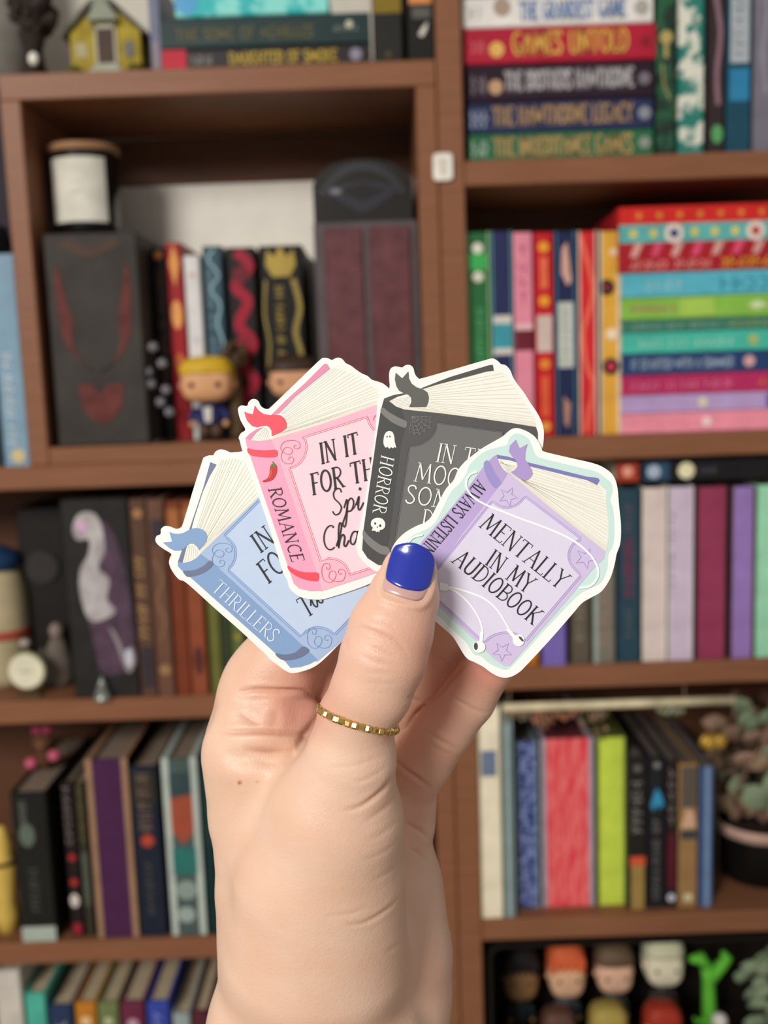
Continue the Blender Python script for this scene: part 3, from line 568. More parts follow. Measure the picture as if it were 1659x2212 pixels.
for k in range(15):
    a = R_(155 - k * 130 / 14); c0 = Vector((0, h * .2)); d_ = Vector((math.cos(a) * w * .44, math.sin(a) * h * .7))
    ribbon(mb, [c0 + d_ * .9, c0 + d_ * 1.05], .003, lambda p: (p[0], -.0006, p[1]))
mb.build('arched_lettering', g, t)
MB().extr([((u - .5) * w, v * h) for u, v in [(.12, .5), (.3, .62), (.5, .66), (.7, .62), (.88, .5), (.7, .3), (.5, .12), (.3, .3)]], -.0006, 0).build('badge', mat('34343a', .35), t)
MB().extr([((u - .5) * w, v * h) for u, v in [(.25, .5), (.5, .6), (.75, .5), (.5, .34)]], -.0009, 0).build('badge_centre', mat('232322', .4), t)
MB().disc(-w * .27, h * .5, .006, -.001, 0, rz=.0028).build('shiny_spot', mat('7a7a84', .25), t)

def figure(label, cx, ytop, ychin, wpx, skin, hair, body, legs, Y, zb, group=None, style='short', shirt=None, name='figurine', hd=.86, eyes=True):
    """big-headed vinyl figurine"""
    x, ztop = W(cx, ytop, Y - .02); zc = W(cx, ychin, Y - .02)[1]; hw = px2m(wpx, Y - .02) / 2; hh = (ztop - zc) / 2
    t = thing(name, label, 'figurine', (x, Y, zb), group=group)
    top = ztop - zb; chin = zc - zb; cz = (top + chin) / 2
    hd_ = min(hw * .8, .024)
    hm = MB().ell((0, 0, cz - hh * .06), (hw * .93, hd_ * .93, hh * .92), 28, 16, .62).build('head', mat(skin, .4), t, True)
    if eyes:
        for s_ in (-1, 1):
            MB().ell((s_ * hw * .46, -hd_ * .86, cz - hh * .22), (hw * .11, hd_ * .1, hw * .11), 12, 8).build('eye', mat('15100e', .15), hm, True)
        for s_ in (-1, 1): MB().ell((s_ * hw * .95, 0, cz - hh * .25), (hw * .09, hd_ * .2, hw * .15), 10, 6).build('ear', mat(skin, .4), hm, True)
    hb = MB()
    hb.ell((0, hd_ * .06, cz + hh * .0), (hw, hd_, hh), 28, 10, .66, top=.999, bot=.12)
    hb.ell((0, hd_ * .3, cz), (hw * .99, hd_ * .75, hh * .98), 28, 12, .66)
    if style == 'side':
        hb.ell((hw * .15, -hd_ * .55, cz + hh * .55), (hw * .7, hd_ * .4, hh * .3), 16, 8)
    if style == 'fringe':
        for k in range(5): hb.ell(((k - 2) * hw * .36, -hd_ * .72, cz + hh * .32), (hw * .2, hd_ * .28, hh * .34), 10, 6)
    if style == 'curly':
        for k in range(26):
            a = rng.uniform(0, 6.28); e_ = rng.uniform(0, 1)
            hb.ell((hw * .95 * math.cos(a) * (1 - e_ * .4), hd_ * .9 * math.sin(a) * (1 - e_ * .4) + hd_ * .2, cz + hh * (.2 + e_ * .75)), (hw * .26,) * 3, 10, 6)
    hb.build('hair', mat(hair, .45), t, True)
    tw = hw * .5
    mb = MB().lathe([(tw * .8, chin * .42), (tw, chin * .55), (tw * .82, chin * .85), (tw * .4, chin * 1.02)], n=16)
    mb.v = [(a, b * .75, c) for a, b, c in mb.v]
    tb = mb.build('torso', mat(body, .5), t, True)
    if shirt: MB().extr([(-tw * .22, chin * .5), (tw * .22, chin * .5), (tw * .3, chin * .9), (-tw * .3, chin * .9)], -tw * .82, -tw * .5).build('shirt_front', mat(shirt, .6), tb)
    for s_ in (-1, 1):
        a_ = MB().tube([(s_ * tw * .8, 0, chin * .86), (s_ * tw * 1.25, -.001, chin * .66), (s_ * tw * 1.2, -.004, chin * .5)], [tw * .26, tw * .27, tw * .24], 10).build('arm', mat(body, .5), t, True)
        MB().ell((s_ * tw * 1.2, -.005, chin * .45), (tw * .25,) * 3, 10, 6).build('fist', mat(skin, .45), a_, True)
        l_ = MB().tube([(s_ * tw * .42, 0, chin * .46), (s_ * tw * .45, 0, .0015)], [tw * .42, tw * .4], 12).build('leg', mat(legs, .55), t, True)
        MB().ell((s_ * tw * .45, -tw * .2, tw * .2), (tw * .42, tw * .6, tw * .2), 12, 6, bot=-.99).build('shoe', mat('2a1c18', .5), l_, True)
    return t
figure('blond big-headed figurine in navy coat in front of the white and blue books', 438, 768, 872, 122, 'd8a074', 'd0a82c', '2c3060', '5c4438', 1.024, ZL1 + .0004, style='side', shirt='d8d2c8')
figure('dark-haired big-headed figurine in teal beside the pink sticker', 628, 766, 862, 110, 'd29c76', '3c2a20', '2c6468', '30302e', 1.022, ZL1 + .0004)
# brown curly figurine behind the blond one : sits on books' front gap
t = thing('figurine', 'small brown curly-haired figurine partly behind the blond one', 'figurine', (W(512, 900, 1.03)[0], 1.033, ZL1 + .0004))
zt_ = W(512, 738, 1.03)[1] - ZL1
mb = MB()
for k in range(30):
    a = rng.uniform(0, 6.28); e_ = rng.uniform(-1, 1); rr = math.sqrt(1 - e_ * e_)
    mb.ell((.010 * rr * math.cos(a), .006 * rr * math.sin(a), zt_ - .014 + .011 * e_), (.0045,) * 3, 8, 6)
mb.build('curly_hair', mat('4c3a2a', .6), t, True)
MB().lathe([(.007, 0), (.008, .01), (.006, zt_ * .6), (.003, zt_ - .02)], n=14).build('robe', mat('5c4630', .6), t, True)
# bead ornament
GL = bpy.data.materials.new('clear_beads'); GL.use_nodes = True
b_ = GL.node_tree.nodes['Principled BSDF']; b_.inputs['Transmission Weight'].default_value = .8; b_.inputs['Roughness'].default_value = .05; b_.inputs['Base Color'].default_value = (.7, .72, .78, 1)
xo = W(345, 850, 1.03)[0]
t = thing('bead_ornament', 'stand of clear glass beads beside the blond figurine', 'ornament', (xo, 1.016, ZL1 + .0004))
MB().lathe([(.012, 0), (.012, .002), (.0012, .003), (.0012, .088)], n=12).build('stem', mat('3c3836', .3, .8), t, True)
for k, (dx, z) in enumerate([(.0, .094), (.008, .078), (-.006, .07), (.01, .052), (.004, .04), (.012, .03), (-.004, .058)]):
    MB().ell((dx, -.003, z), (.0046,) * 3, 14, 10).build('bead', GL, t, True)

# ---- top of the left case
def lumpy(name, root, m, centre, rad, n, lump, seed=0, flat=1.0):
    g_ = np.random.default_rng(seed); mb = MB()
    for k in range(n):
        d_ = g_.normal(size=3); d_ /= np.linalg.norm(d_); q = g_.uniform(.4, 1)
        mb.ell((centre[0] + d_[0] * rad[0] * q, centre[1] + d_[1] * rad[1] * q, centre[2] + d_[2] * rad[2] * q), tuple(lump * g_.uniform(.6, 1.2) for _ in range(3)), 8, 6)
    return mb.build(name, m, root, True)
x, _ = W(68, 60, 1.05); zt_ = W(68, -30, 1.05)[1] - ZL0
t = thing('tree_figurine', 'dark brown gnarled tree figurine with a small lantern', 'figurine', (x, 1.05, ZL0 + .0003))
MB().lathe([(.024, 0), (.02, .006), (.011, .018), (.009, .035), (.014, .05)], n=14).build('trunk', mat('2e2620', .8, amt=.4, scale=120), t, True)
lumpy('crown', t, mat('3f342e', .8, h2='231b18', scale=90), (0, 0, .07), (.02, .016, .025), 50, .0085, 3)['kind'] = 'stuff'
MB().ell((.006, -.0205, .021), (.005, .004, .0062), 14, 10).build('lantern', mat('e6e2d4', .4), t, True)
x, _ = W(4, 60, 1.08)
t = thing('pillar_candle', 'grey pillar at the photo edge behind the tree figurine', 'ornament', (x - .01, 1.12, ZL0 + .0003))
MB().lathe([(.03, 0), (.03, .16), (.028, .163)], n=28).build('pillar_body', mat('7d7a72', .8), t, True)
# yellow cottage
x0_, _ = W(134, 100, 1.03); x1_, _ = W(318, 100, 1.03); w = x1_ - x0_
t = thing('toy_cottage', 'yellow toy cottage with brown door and pale steps', 'ornament', ((x0_ + x1_) / 2, 1.03, ZL0 + .0003))
MB().box(-w * .5, w * .5, -.012, .07, 0, .003).build('ground_base', mat('5c5a28', .9, h2='3c3c20', scale=150), t)
wl = MB().extr([(-w * .4, .003), (w * .42, .003), (w * .42, .044), (w * .1, .066), (-w * .1, .066), (-w * .4, .044)], 0, .055).build('wall', mat('b09a3c', .8, h2='8f7c2c', scale=60), t)
MB().box(-w * .08, w * .12, -.0015, .002, .014, .046).build('door', mat('4e3c34', .6), wl)
MB().box(-w * .11, -w * .08, -.002, .002, .012, .049).box(w * .12, w * .15, -.002, .002, .012, .049).box(-w * .11, w * .15, -.002, .002, .046, .05).build('door_frame', mat('b4b09a', .7), wl)
MB().box(w * .24, w * .34, -.001, .002, .02, .034).build('window', mat('3a3c30', .3), wl)
MB().box(-w * .34, -w * .2, -.001, .002, .02, .034).build('window', mat('8a7a34', .3), wl)
rf = MB().extr([(-w * .5, .042), (-w * .12, .072), (w * .12, .072), (w * .52, .042), (w * .5, .039), (w * .12, .067), (-w * .12, .067), (-w * .48, .039)], -.006, .06).build('roof', mat('6f7064', .8, h2='55574e', scale=120), t)
MB().extr([(-w * .16, .052), (0.0, .078), (w * .2, .052)], -.009, -.003).build('porch_gable', mat('8f9484', .8), rf)
for k in range(4): MB().box(-w * .1 - .0035 * (3 - k) * .6, w * .14 + .0035 * (3 - k) * .6, -.012 + k * .0028, -.0005, .003 + k * .0028, .0056 + k * .0028).build('step', mat('a5a596', .8), t)
lumpy('garden_bush', t, mat('57581f', .9, h2='3a3a18', scale=150), (w * .36, -.006, .007), (.008, .003, .004), 18, .0035, 5)
lumpy('garden_bush', t, mat('6f6a28', .9, h2='4a4418', scale=150), (-w * .36, -.006, .007), (.008, .003, .004), 18, .0035, 6)

# ---- second left shelf
def card_fig():
    x0_, _ = W(146, 1300, 1.006); x1_, _ = W(289, 1300, 1.006); z1_ = W(215, 1078, 1.006)[1]; w = x1_ - x0_; h = z1_ - ZL2
    t = thing('picture_box', 'dark box printed with a misty white and purple figure', 'box', ((x0_ + x1_) / 2, 1.006, ZL2 + .0003))
    MB().box(-w / 2, w / 2, 0, .12, 0, h, c=.001).build('box_body', mat('2a2826', .35, amt=.2), t)
    q = lambda P: [((a / 1450 - .5) * w, b * h) for a, b in P]
    def pp(name, pts, m, y): MB().extr([((u - .5) * w, v * h) for u, v in spl(pts, 3, True)], y, 0).build(name, m, t)
    pp('purple_mist', [(.5, .9), (.75, .84), (.88, .68), (.95, .5), (.98, .3), (.96, .16), (.75, .12), (.45, .12), (.36, .25), (.3, .45), (.42, .7)], mat('5c4556', .4, h2='443542', scale=60), -.0004)
    pp('white_mist', [(.16, .86), (.28, .93), (.5, .93), (.6, .86), (.62, .74), (.5, .66), (.66, .6), (.6, .5), (.72, .44), (.55, .4), (.3, .4), (.2, .55), (.24, .66), (.36, .72), (.4, .8), (.22, .8)], mat('c2bcba', .4, h2='9d9496', scale=50), -.0007)
    pp('pale_streak', [(.6, .36), (.7, .32), (.82, .22), (.92, .26), (.97, .18), (.86, .12), (.78, .16), (.7, .26)], mat('8f8688', .4), -.0007)
    MB().disc(w * -.2, h * .865, w * .075, -.0011, 0).build('pink_glow_spot', mat('d9a8cc', .35), t)
    MB().disc(w * .37, h * .2, w * .06, -.0011, 0, rz=w * .14).build('white_flare', mat('c9cad4', .35), t)
card_fig()
def lathe_thing(name, label, cat, px, Y, z, prof, m, part='body', sc=1):
    t = thing(name, label, cat, (W(px, 1300, Y)[0], Y, z)); MB().lathe([(r * sc, q * sc) for r, q in prof]).build(part, m, t, True); return t
x0_, _ = W(38, 1300, 1.06); x1_, _ = W(139, 1300, 1.06); zz = W(90, 1100, 1.06)[1]
t = thing('storage_box', 'plain black box with raised round boss behind the cream medallion', 'box', ((x0_ + x1_) / 2, 1.075, ZL2 + .0003))
w = x1_ - x0_
MB().box(-w / 2, w / 2, 0, .08, 0, zz - ZL2, c=.002).build('box_body', mat('1e1b19', .5), t)
MB().disc(0, (zz - ZL2) * .66, w * .36, -.004, 0, 30).build('round_boss', mat('35302d', .5), t)
xm, zm = W(55, 1452, 1.012)
t = thing('medallion', 'round cream medallion with small grey print on a low stand', 'medallion', (xm, 1.012, ZL2 + .0003))
zc = zm - ZL2
MB().box(-.012, .012, 0, .012, 0, .003).build('stand', mat('5a4a30', .6), t)
MB().disc(0, zc, .0195, .003, .007, 36).build('rim', mat('9f9a70', .5), t)
MB().disc(0, zc, .0178, .0016, .003, 36).build('face', mat('e0dabf', .5), t)
mb = MB()
for P, w_ in strokes('|/::/', (-.007, zc - .002), (.014, 0), (0, .004), .0007, False): ribbon(mb, P, w_, lambda p: (p[0], .0014, p[1]))
mb.build('print', mat('8d8a74', .6), t)
# grey seated figure behind the medallion
t = thing('statuette', 'grey stone statuette leaning between medallion and picture box', 'statuette', (W(128, 1400, 1.06)[0], 1.055, ZL2 + .0003))
MB().lathe([(.014, 0), (.017, .01), (.015, .03), (.01, .045), (.006, .052)], n=18).build('robe', mat('6c6258', .7), t, True)
MB().ell((.0, 0, .059), (.0075, .0075, .009), 16, 10).build('head', mat('8a7a70', .7), t, True)
MB().tube([(-.012, -.004, .04), (-.024, -.012, .028), (-.03, -.012, .044)], [.004, .0035, .003]).build('arm', mat('6c6258', .7), t, True)
MB().ell((-.03, -.012, .05), (.006, .005, .004), 12, 8).build('pearl', mat('b8aaa0', .3), t, True)
t = lathe_thing('jar', 'cream and navy lidded jar at the photo edge above the medallion', 'jar', 2, 1.07, ZL2 + .0003, [(.024, 0), (.028, .01), (.028, .1), (.024, .12), (.02, .125)], mat('b5a684', .6))
MB().lathe([(.0285, .052), (.0287, .054), (.0287, .06), (.0285, .062)]).build('red_ring', mat('a84a3a', .5), t, True)
MB().lathe([(.022, .126), (.026, .128), (.024, .142), (.006, .15)]).build('lid', mat('203a5c', .4), t, True)
t = lathe_thing('tree_ornament', 'tiny silver cone tree in front of the purple picture box', 'ornament', 207, 1.0, ZL2 + .0003, [(.0095, 0), (.0095, .002), (.007, .003), (.0085, .006), (.005, .011), (.0062, .012), (.0025, .019), (.0008, .024)], mat('8f948c', .3, .5), 'tree')
# ---- third left shelf
x, _ = W(2, 1900, 1.02)
t = thing('figurine', 'yellow curvy figurine at the lower photo edge', 'figurine', (x, 1.03, ZL3 + .0003))
MB().lathe([(.011, 0), (.0125, .02), (.010, .035), (.0135, .055), (.0145, .075), (.011, .09), (.012, .1), (.007, .113), (.004, .118)], n=22).build('body', mat('d9b65a', .5), t, True)
MB().lathe([(.0148, .077), (.015, .078), (.015, .08), (.0148, .081)], n=22).build('dark_belt', mat('3a3026', .6), t, True)
x, _ = W(82, 1640, 1.05); zz = W(82, 1712, 1.004)[1] + .0005
t = thing('figurine', 'brown bear figurine with pink bow on the wide black book', 'figurine', (x, 1.07, zz))
MB().ell((0, 0, .012), (.011, .01, .0125), 16, 10, bot=-.98).build('body', mat('5a3a28', .8), t, True)
hd = MB().ell((0, -.001, .031), (.011, .0095, .0095), 16, 10).build('head', mat('6a4630', .8), t, True)
for s_ in (-1, 1):
    MB().ell((s_ * .008, 0, .039), (.0035, .0025, .0035), 10, 6).build('ear', mat('5a3a28', .8), hd, True)
    MB().ell((s_ * .003, -.0098, .033), (.001,) * 3, 8, 6).build('eye', mat('140f0d', .2), hd, True)
    MB().ell((s_ * .013, -.006, .012 + .004 * s_), (.007, .006, .0065), 12, 8).build('pink_mitten', mat('d0607c', .7), t, True)
MB().ell((0, -.0095, .029), (.004, .003, .003), 10, 6).build('muzzle', mat('8f6a4c', .8), hd, True)
MB().ell((-.0055, -.002, .044), (.006, .003, .0045), 12, 8).ell((.0055, -.002, .044), (.006, .003, .0045), 12, 8).build('bow', mat('b84a68', .7), t, True)

# ---- fourth right shelf: plant, rod, rose
xc, _ = W(1640, 1880, 1.085); zr = W(1640, 1832, 1.03)[1]
t = thing('potted_plant', 'black pot with pinkish rim holding a dried brown and pale green plant', 'plant', (xc, 1.085, ZR3 + .0003))
hp = zr - ZR3
MB().lathe([(.042, 0), (.045, .004), (.0495, hp * .92), (.0495, hp)], n=40).build('pot', mat('141311', .35), t, True)
MB().lathe([(.0495, hp - .001), (.0525, hp), (.0535, hp + .012), (.0505, hp + .012), (.0485, hp + .002)], n=40).build('rim', mat('c9a494', .5), t, True)
MB().lathe([(.048, hp + .001), (.048, hp + .006)], n=30).build('soil', mat('33261e', .95, h2='1d1613', scale=200), t, True)
leafm = MB()
pts = [(0, 0, 0), (.3, .35, .02), (.42, .8, .06), (.3, 1.2, .12), (0, 1.5, .1), (-.3, 1.2, .12), (-.42, .8, .06), (-.3, .35, .02)]
leafm.v = [(a * .02, .002, b * .02) for a, b, c in pts] + [(0, -.0015, .016)] + [(a * .02, .0035, b * .02) for a, b, c in pts]
leafm.f = [(i, (i + 1) % 8, 8) for i in range(8)] + [tuple(range(16, 8, -1))] + [(i, 9 + i, 9 + (i + 1) % 8, (i + 1) % 8) for i in range(8)]
cols = [mat('8a6e5c', .8, amt=.3), mat('a88e70', .8, amt=.3), mat('93a584', .7, amt=.3), mat('6a5042', .8, amt=.3), mat('bd9884', .8, amt=.3)]
protos = []
for i, m in enumerate(cols):
    protos.append(leafm.build('leaf', m, t, False))
lumpy('dried_foliage', t, mat('6a5646', .9, h2='44362c', scale=120), (0, 0, hp + .075), (.04, .033, .062), 80, .012, 8)['kind'] = 'stuff'
g_ = np.random.default_rng(12)
for k in range(130):
    p = protos[[0, 0, 1, 3, 4, 2][k % 6]]
    o = p if k < 5 and p is protos[k] else p.copy()
    if o.name not in COL.objects: COL.objects.link(o)
    o.parent = t
    a = g_.uniform(0, 6.28); zz = g_.uniform(0, 1); rr = .044 * math.sin(math.pi * (.18 + .7 * zz)) + .006
    o.location = (rr * math.cos(a), -abs(rr * .85 * math.sin(a)) if k % 3 else min(rr * .8 * math.sin(a), .05), hp + .012 + zz * .125)
    o.rotation_euler = (g_.uniform(.2, 1.1), g_.uniform(-1.6, 1.6), g_.uniform(-.6, .6)); s_ = g_.uniform(.8, 1.3); o.scale = (s_, s_, s_)
for k, (dx, dz, sc) in enumerate([(-.012, .052, 1.4), (.004, .06, 1.5), (.016, .048, 1.3), (-.004, .04, 1.4), (.01, .074, 1.2)]):
    o = protos[2].copy(); COL.objects.link(o); o.parent = t; o.location = (dx, -.05, hp + dz - .012); o.rotation_euler = (.25, (k - 2) * .35, 0); o.scale = (sc * 1.2, 1, sc)
xr, _ = W(1528, 1600, 1.03); zr_ = W(1528, 1600, 1.03)[1]
t = thing('artificial_rose', 'golden artificial rose leaning above the blue book beside the plant', 'flower', (xr + .004, 1.03, ZR3 + .0003))
hz = zr_ - ZR3
MB().tube([(.012, .01, 0.001), (.009, .005, hz * .5), (.0, 0, hz)], .0012).build('stem', mat('4a4028', .7), t, True)
for k in range(9):
    a = k * 2.4; r_ = .003 + k * .0011
    MB().ell((r_ * math.cos(a), r_ * math.sin(a) * .7 - .003, hz + .003 * math.sin(a * 1.3)), (.0065, .004, .0075), 12, 8).build('petal', mat('c9a040', .35, .35), t, True)
x0_, z0_ = W(1085, 1532, 1.006); x1_, z1_ = W(1500, 1517, 1.006); zr = (z0_ + z1_) / 2 + .0005
t = thing('hanging_rod', 'cream rod with dried flower sprigs hanging under the shelf above the red and lime books', 'rod', ((x0_ + x1_) / 2, 1.008, zr))
L_ = (x1_ - x0_) / 2
MB().tube([(-L_, 0, 0), (L_ * .3, .0, 0), (L_ * 1.42, .0, 0)], .0046, 14).build('rod', mat('d6c8a4', .6, amt=.25), t, True)
for k in (-.92, .9):
    MB().tube([(L_ * k, 0, .0046), (L_ * k, 0, ZR2 - TH - zr - .0002)], .0006, 6).build('cord', mat('8a7a60', .8), t)
for k, (u, n_) in enumerate([(-.55, 20), (-.02, 16), (-.85, 14), (.75, 14), (-.3, 10)]):
    mb = MB()
    for j in range(n_):
        mb.ell((L_ * u + g_.normal() * .007, -.003 + g_.normal() * .0025, -.005 - abs(g_.normal()) * (.013 if k < 2 else .004)), (.0028, .0025, .0035), 8, 5)
    mb.build('dried_sprig', mat(['a8745c', '8f7a60', '9a8a6c', '8f9a7c', 'b07050'][k], .8, h2='5c4434', scale=200), t, True)

# ---- display box with figurines on the lowest right shelf
ax, at_ = W(1054, 2043, 1.004); bx = XR + .27; zf = W(1300, 2244, 1.1)[1]
t = thing('display_box', 'black display box with rounded corners filled with big-headed figurines', 'display box', (ax, 1.004, ZR4 + .0003))
zl = at_ - ZR4; w = bx - ax
w = min(w, XR + .27 - ax)
P = [(0, 0), (w, 0), (w, zl), (.012, zl), (.0035, zl - .0035), (0, zl - .012)]
Pi = [(.004, .004), (w - .004, .004), (w - .004, zl - .004), (.014, zl - .004), (.007, zl - .007), (.004, zl - .014)]
mb = MB(); n = 6
v = [(a, 0, b) for a, b in P] + [(a, 0, b) for a, b in Pi] + [(a, .165, b) for a, b in P] + [(a, .16, b) for a, b in Pi]
f = []
for i in range(n):
    j = (i + 1) % n
    f += [(i, j, n + j, n + i), (j, i, 2 * n + i, 2 * n + j), (n + i, n + j, 3 * n + j, 3 * n + i)]
f += [tuple(range(2 * n, 3 * n)), tuple(range(4 * n - 1, 3 * n - 1, -1))]
mb.add(v, f); mb.build('box_shell', mat('1c1715', .45), t)
st = zf - ZR4 - .0003
MB().box(.0045, w - .0045, .072, .155, .0045, st).build('inner_step', mat('241c18', .7), t)
zs = zf + .0003; zfl = ZR4 + .0003 + .0046
figure('black-haired dark figurine with tan face, first in the upper figurine row', 1128, 2060, 2178, 88, 'a07850', '2a2426', '26302f', '1a1a1a', 1.115, zs, style='fringe', name='figurine')
figure('orange-haired figurine in the upper row of the display box', 1229, 2052, 2172, 92, 'efbf98', 'e0683e', '59606c', '3a3030', 1.115, zs, style='fringe')
figure('brown-haired figurine in the upper row between orange and white-blond ones', 1334, 2054, 2162, 92, 'efc0a2', '6e5844', '5c5a54', '40342c', 1.115, zs, style='side')
figure('white-blond figurine in the upper row of the display box', 1443, 2034, 2146, 96, 'f0e6c8', 'dcdcba', '3c3434', '2a2426', 1.115, zs)
figure('brown-haired figurine in the lower row, only its head top in view', 1212, 2202, 2300, 84, 'c89a7c', '5c3f34', '3a3a44', '222222', 1.045, zfl)
figure('straw-blond figurine in the lower row of the display box', 1322, 2192, 2290, 92, 'd8ac88', 'a8924a', '4a4a3c', '2a2a2a', 1.045, zfl)
figure('red-capped figurine in the lower row of the display box', 1442, 2190, 2290, 92, 'd8ac88', 'a03424', '3a2a2a', '2a2a2a', 1.045, zfl)
x, _ = W(1545, 2150, 1.05)
t = thing('figurine', 'small white-headed figurine beside the red-capped one in the lower row', 'figurine', (x, 1.035, zfl))
hz = W(1545, 2198, 1.03)[1] - zfl
MB().lathe([(.009, 0), (.01, .01), (.007, hz * .75), (.003, hz - .012)], n=16).build('gown', mat('5a5458', .6), t, True)
MB().ell((0, 0, hz - .007), (.0085, .008, .0085), 16, 10).build('head', mat('cfcac4', .5), t, True)
# bright green sprout and leafy plant
x, zt_ = W(1545, 2078, 1.09)
x -= .004
t = thing('toy_sprout', 'bright green toy sprout with two curling lobes at the display box end', 'ornament', (x, 1.1, zs))
h = zt_ - zs
gm = mat('68c440', .5)
MB().tube([(.002, 0, 0), (.0, -.002, h * .35), (-.002, -.004, h * .75), (-.006, -.006, h * .98)], [.009, .008, .007, .006], 12).build('stalk', gm, t, True)
MB().tube([(-.004, -.006, h * .9), (-.014, -.009, h * 1.06), (-.026, -.01, h * 1.04)], [.005, .008, .003], 12).build('lobe', gm, t, True)
MB().tube([(.0, -.005, h * .7), (.012, -.008, h * .95), (.018, -.009, h * 1.05), (.012, -.01, h * 1.12)], [.005, .007, .006, .003], 12).build('lobe', gm, t, True)
MB().tube([(-.002, -.006, h * .3), (-.016, -.008, h * .22), (-.02, -.01, h * .3)], [.004, .003, .002], 10).build('foot', gm, t, True)
x, _ = W(1650, 2100, 1.08)
t = thing('leafy_plant', 'dull green leafy plant at the photo edge beside the green sprout', 'plant', (x + .004, 1.1, zs))
MB().lathe([(.012, 0.0003), (.014, .012), (.01, .02)], n=16).build('base', mat('26201c', .8), t, True)
for k in range(18):
    o = protos[2].copy(); COL.objects.link(o); o.parent = t
    o.location = (g_.uniform(-.014, .016), -.006 + g_.uniform(-.01, .01), .012 + k * .0055); o.rotation_euler = (g_.uniform(.2, .9), g_.uniform(-1.3, 1.3), 0); o.scale = (1.1,) * 3
    o.data = o.data

# ------------------------------------------------------------------ four die-cut stickers held in a fan
class Sticker:
    """die-cut paper sticker: drawn flat in its own plane, 1 drawing unit = 1/k photo pixel"""
    def __init__(s, label, depth, org, k, cx, cy):
        s.d = depth; s.org = org; s.k = k; s.cx, s.cy = cx, cy
        m = CAMM @ Matrix.Translation(((cx - CX) * depth / F, -(cy - CY) * depth / F, -depth))
        s.t = thing('sticker', label, 'sticker', matrix=m, group='book-shaped stickers fanned in the hand'); s.z = .0
        del s.t['group']
    def c(s, p, z=None):
        x = p[0] / s.k + s.org[0] - s.cx; y = p[1] / s.k + s.org[1] - s.cy
        return (x * s.d / F, -y * s.d / F, s.z if z is None else z)
    def back(s, pts, m):
        P = spl(pts, 6, True); n = len(P); th = .0003
        A = [s.c(p, 0) for p in P]; Bk = [s.c(p, -th) for p in P]
        mb = MB().add(A + Bk, [tuple(range(n)), tuple(range(2 * n - 1, n - 1, -1))] + [(i, n + i, n + (i + 1) % n, (i + 1) % n) for i in range(n)])
        mb.build('paper_backing', m, s.t)
    def poly(s, name, pts, m, smooth=True, parent=None):
        s.z += .000016
        P = spl(pts, 5, True) if smooth else pts
        A = [s.c(p) for p in P]
        if (sum(A[i][0] * A[(i + 1) % len(A)][1] - A[(i + 1) % len(A)][0] * A[i][1] for i in range(len(A)))) < 0: A.reverse()
        return MB().add(A, [tuple(range(len(A)))]).build(name, m, parent or s.t)
    def lines(s, name, L, w, m, smooth=True, closed=False, parent=None):
        s.z += .000016; mb = MB()
        for P in L:
            P = spl(P, 6, closed) if smooth else P
            ribbon(mb, P, w, s.c, closed)
        return mb.build(name, m, parent or s.t)
    def text(s, txt, org, adv, up, w, m, name='lettering'):
        s.z += .000016; mb = MB()
        for P, ww in strokes(txt, org, adv, up, w): ribbon(mb, P, ww, s.c)
        return mb.build(name, m, s.t)
PR = lambda h, amt=.015: mat(h, .42, kind='print', scale=300, amt=amt)
WHITE = mat('f2f2ee', .35, kind='sticker_paper', scale=300, amt=.01)
PAGE = PR('f0eee3'); PLINE = PR('d0cdbb'); PSH = PR('e6e0cf'); INK = PR('232323')
def fan(S, A, Bq, n, w=2.6, j=4):
    """page edges: n lines from curve A to curve Bq"""
    A = spl(A, 12); Bq = spl(Bq, 12); L = []
    for i in range(n):
        u = (i + .5) / n
        a = Vector(A[int(u * (len(A) - 1))]); b = Vector(Bq[int(u * (len(Bq) - 1))])
        m = (a + b) / 2 + Vector(((i * 37 % 5) - 2, (i * 53 % 5) - 2)) * j * .6
        L.append([tuple(a), tuple(m), tuple(b)])
    S.lines('page_lines', L, w, PLINE)
def offs(P, d):
    """line kept at a distance d beside an open line"""
    P = [Vector(p) for p in P]; out = []
    for i, p in enumerate(P):
        t = (P[min(i + 1, len(P) - 1)] - P[max(i - 1, 0)]).normalized(); out.append(tuple(p + Vector((-t.y, t.x)) * d))
    return out
SCROLL = [(54, 20), (70, 32), (96, 18), (100, -2 - 48), (72, -92), (20, -105)]
SCR = [(76, -62), (55, -58), (52, -40), (68, -30), (90, -32), (106, -50), (100, -80), (70, -100), (20, -104), (-30, -92), (-60, -60), (-62, -20), (-25, 12), (10, 20), (34, 4), (34, -25), (0, -42), (-30, -35), (-55, 10), (-60, 45), (-45, 85), (0, 103), (35, 95), (50, 65), (35, 44), (15, 45), (5, 60), (12, 72)]
def scroll(S, c, sc, ang, w, m):
    a = R_(ang); L = [(c[0] + sc * (x * math.cos(a) - y * math.sin(a)), c[1] + sc * (x * math.sin(a) + y * math.cos(a))) for x, y in SCR]
    S.lines('scroll_ornament', [L], w, m)

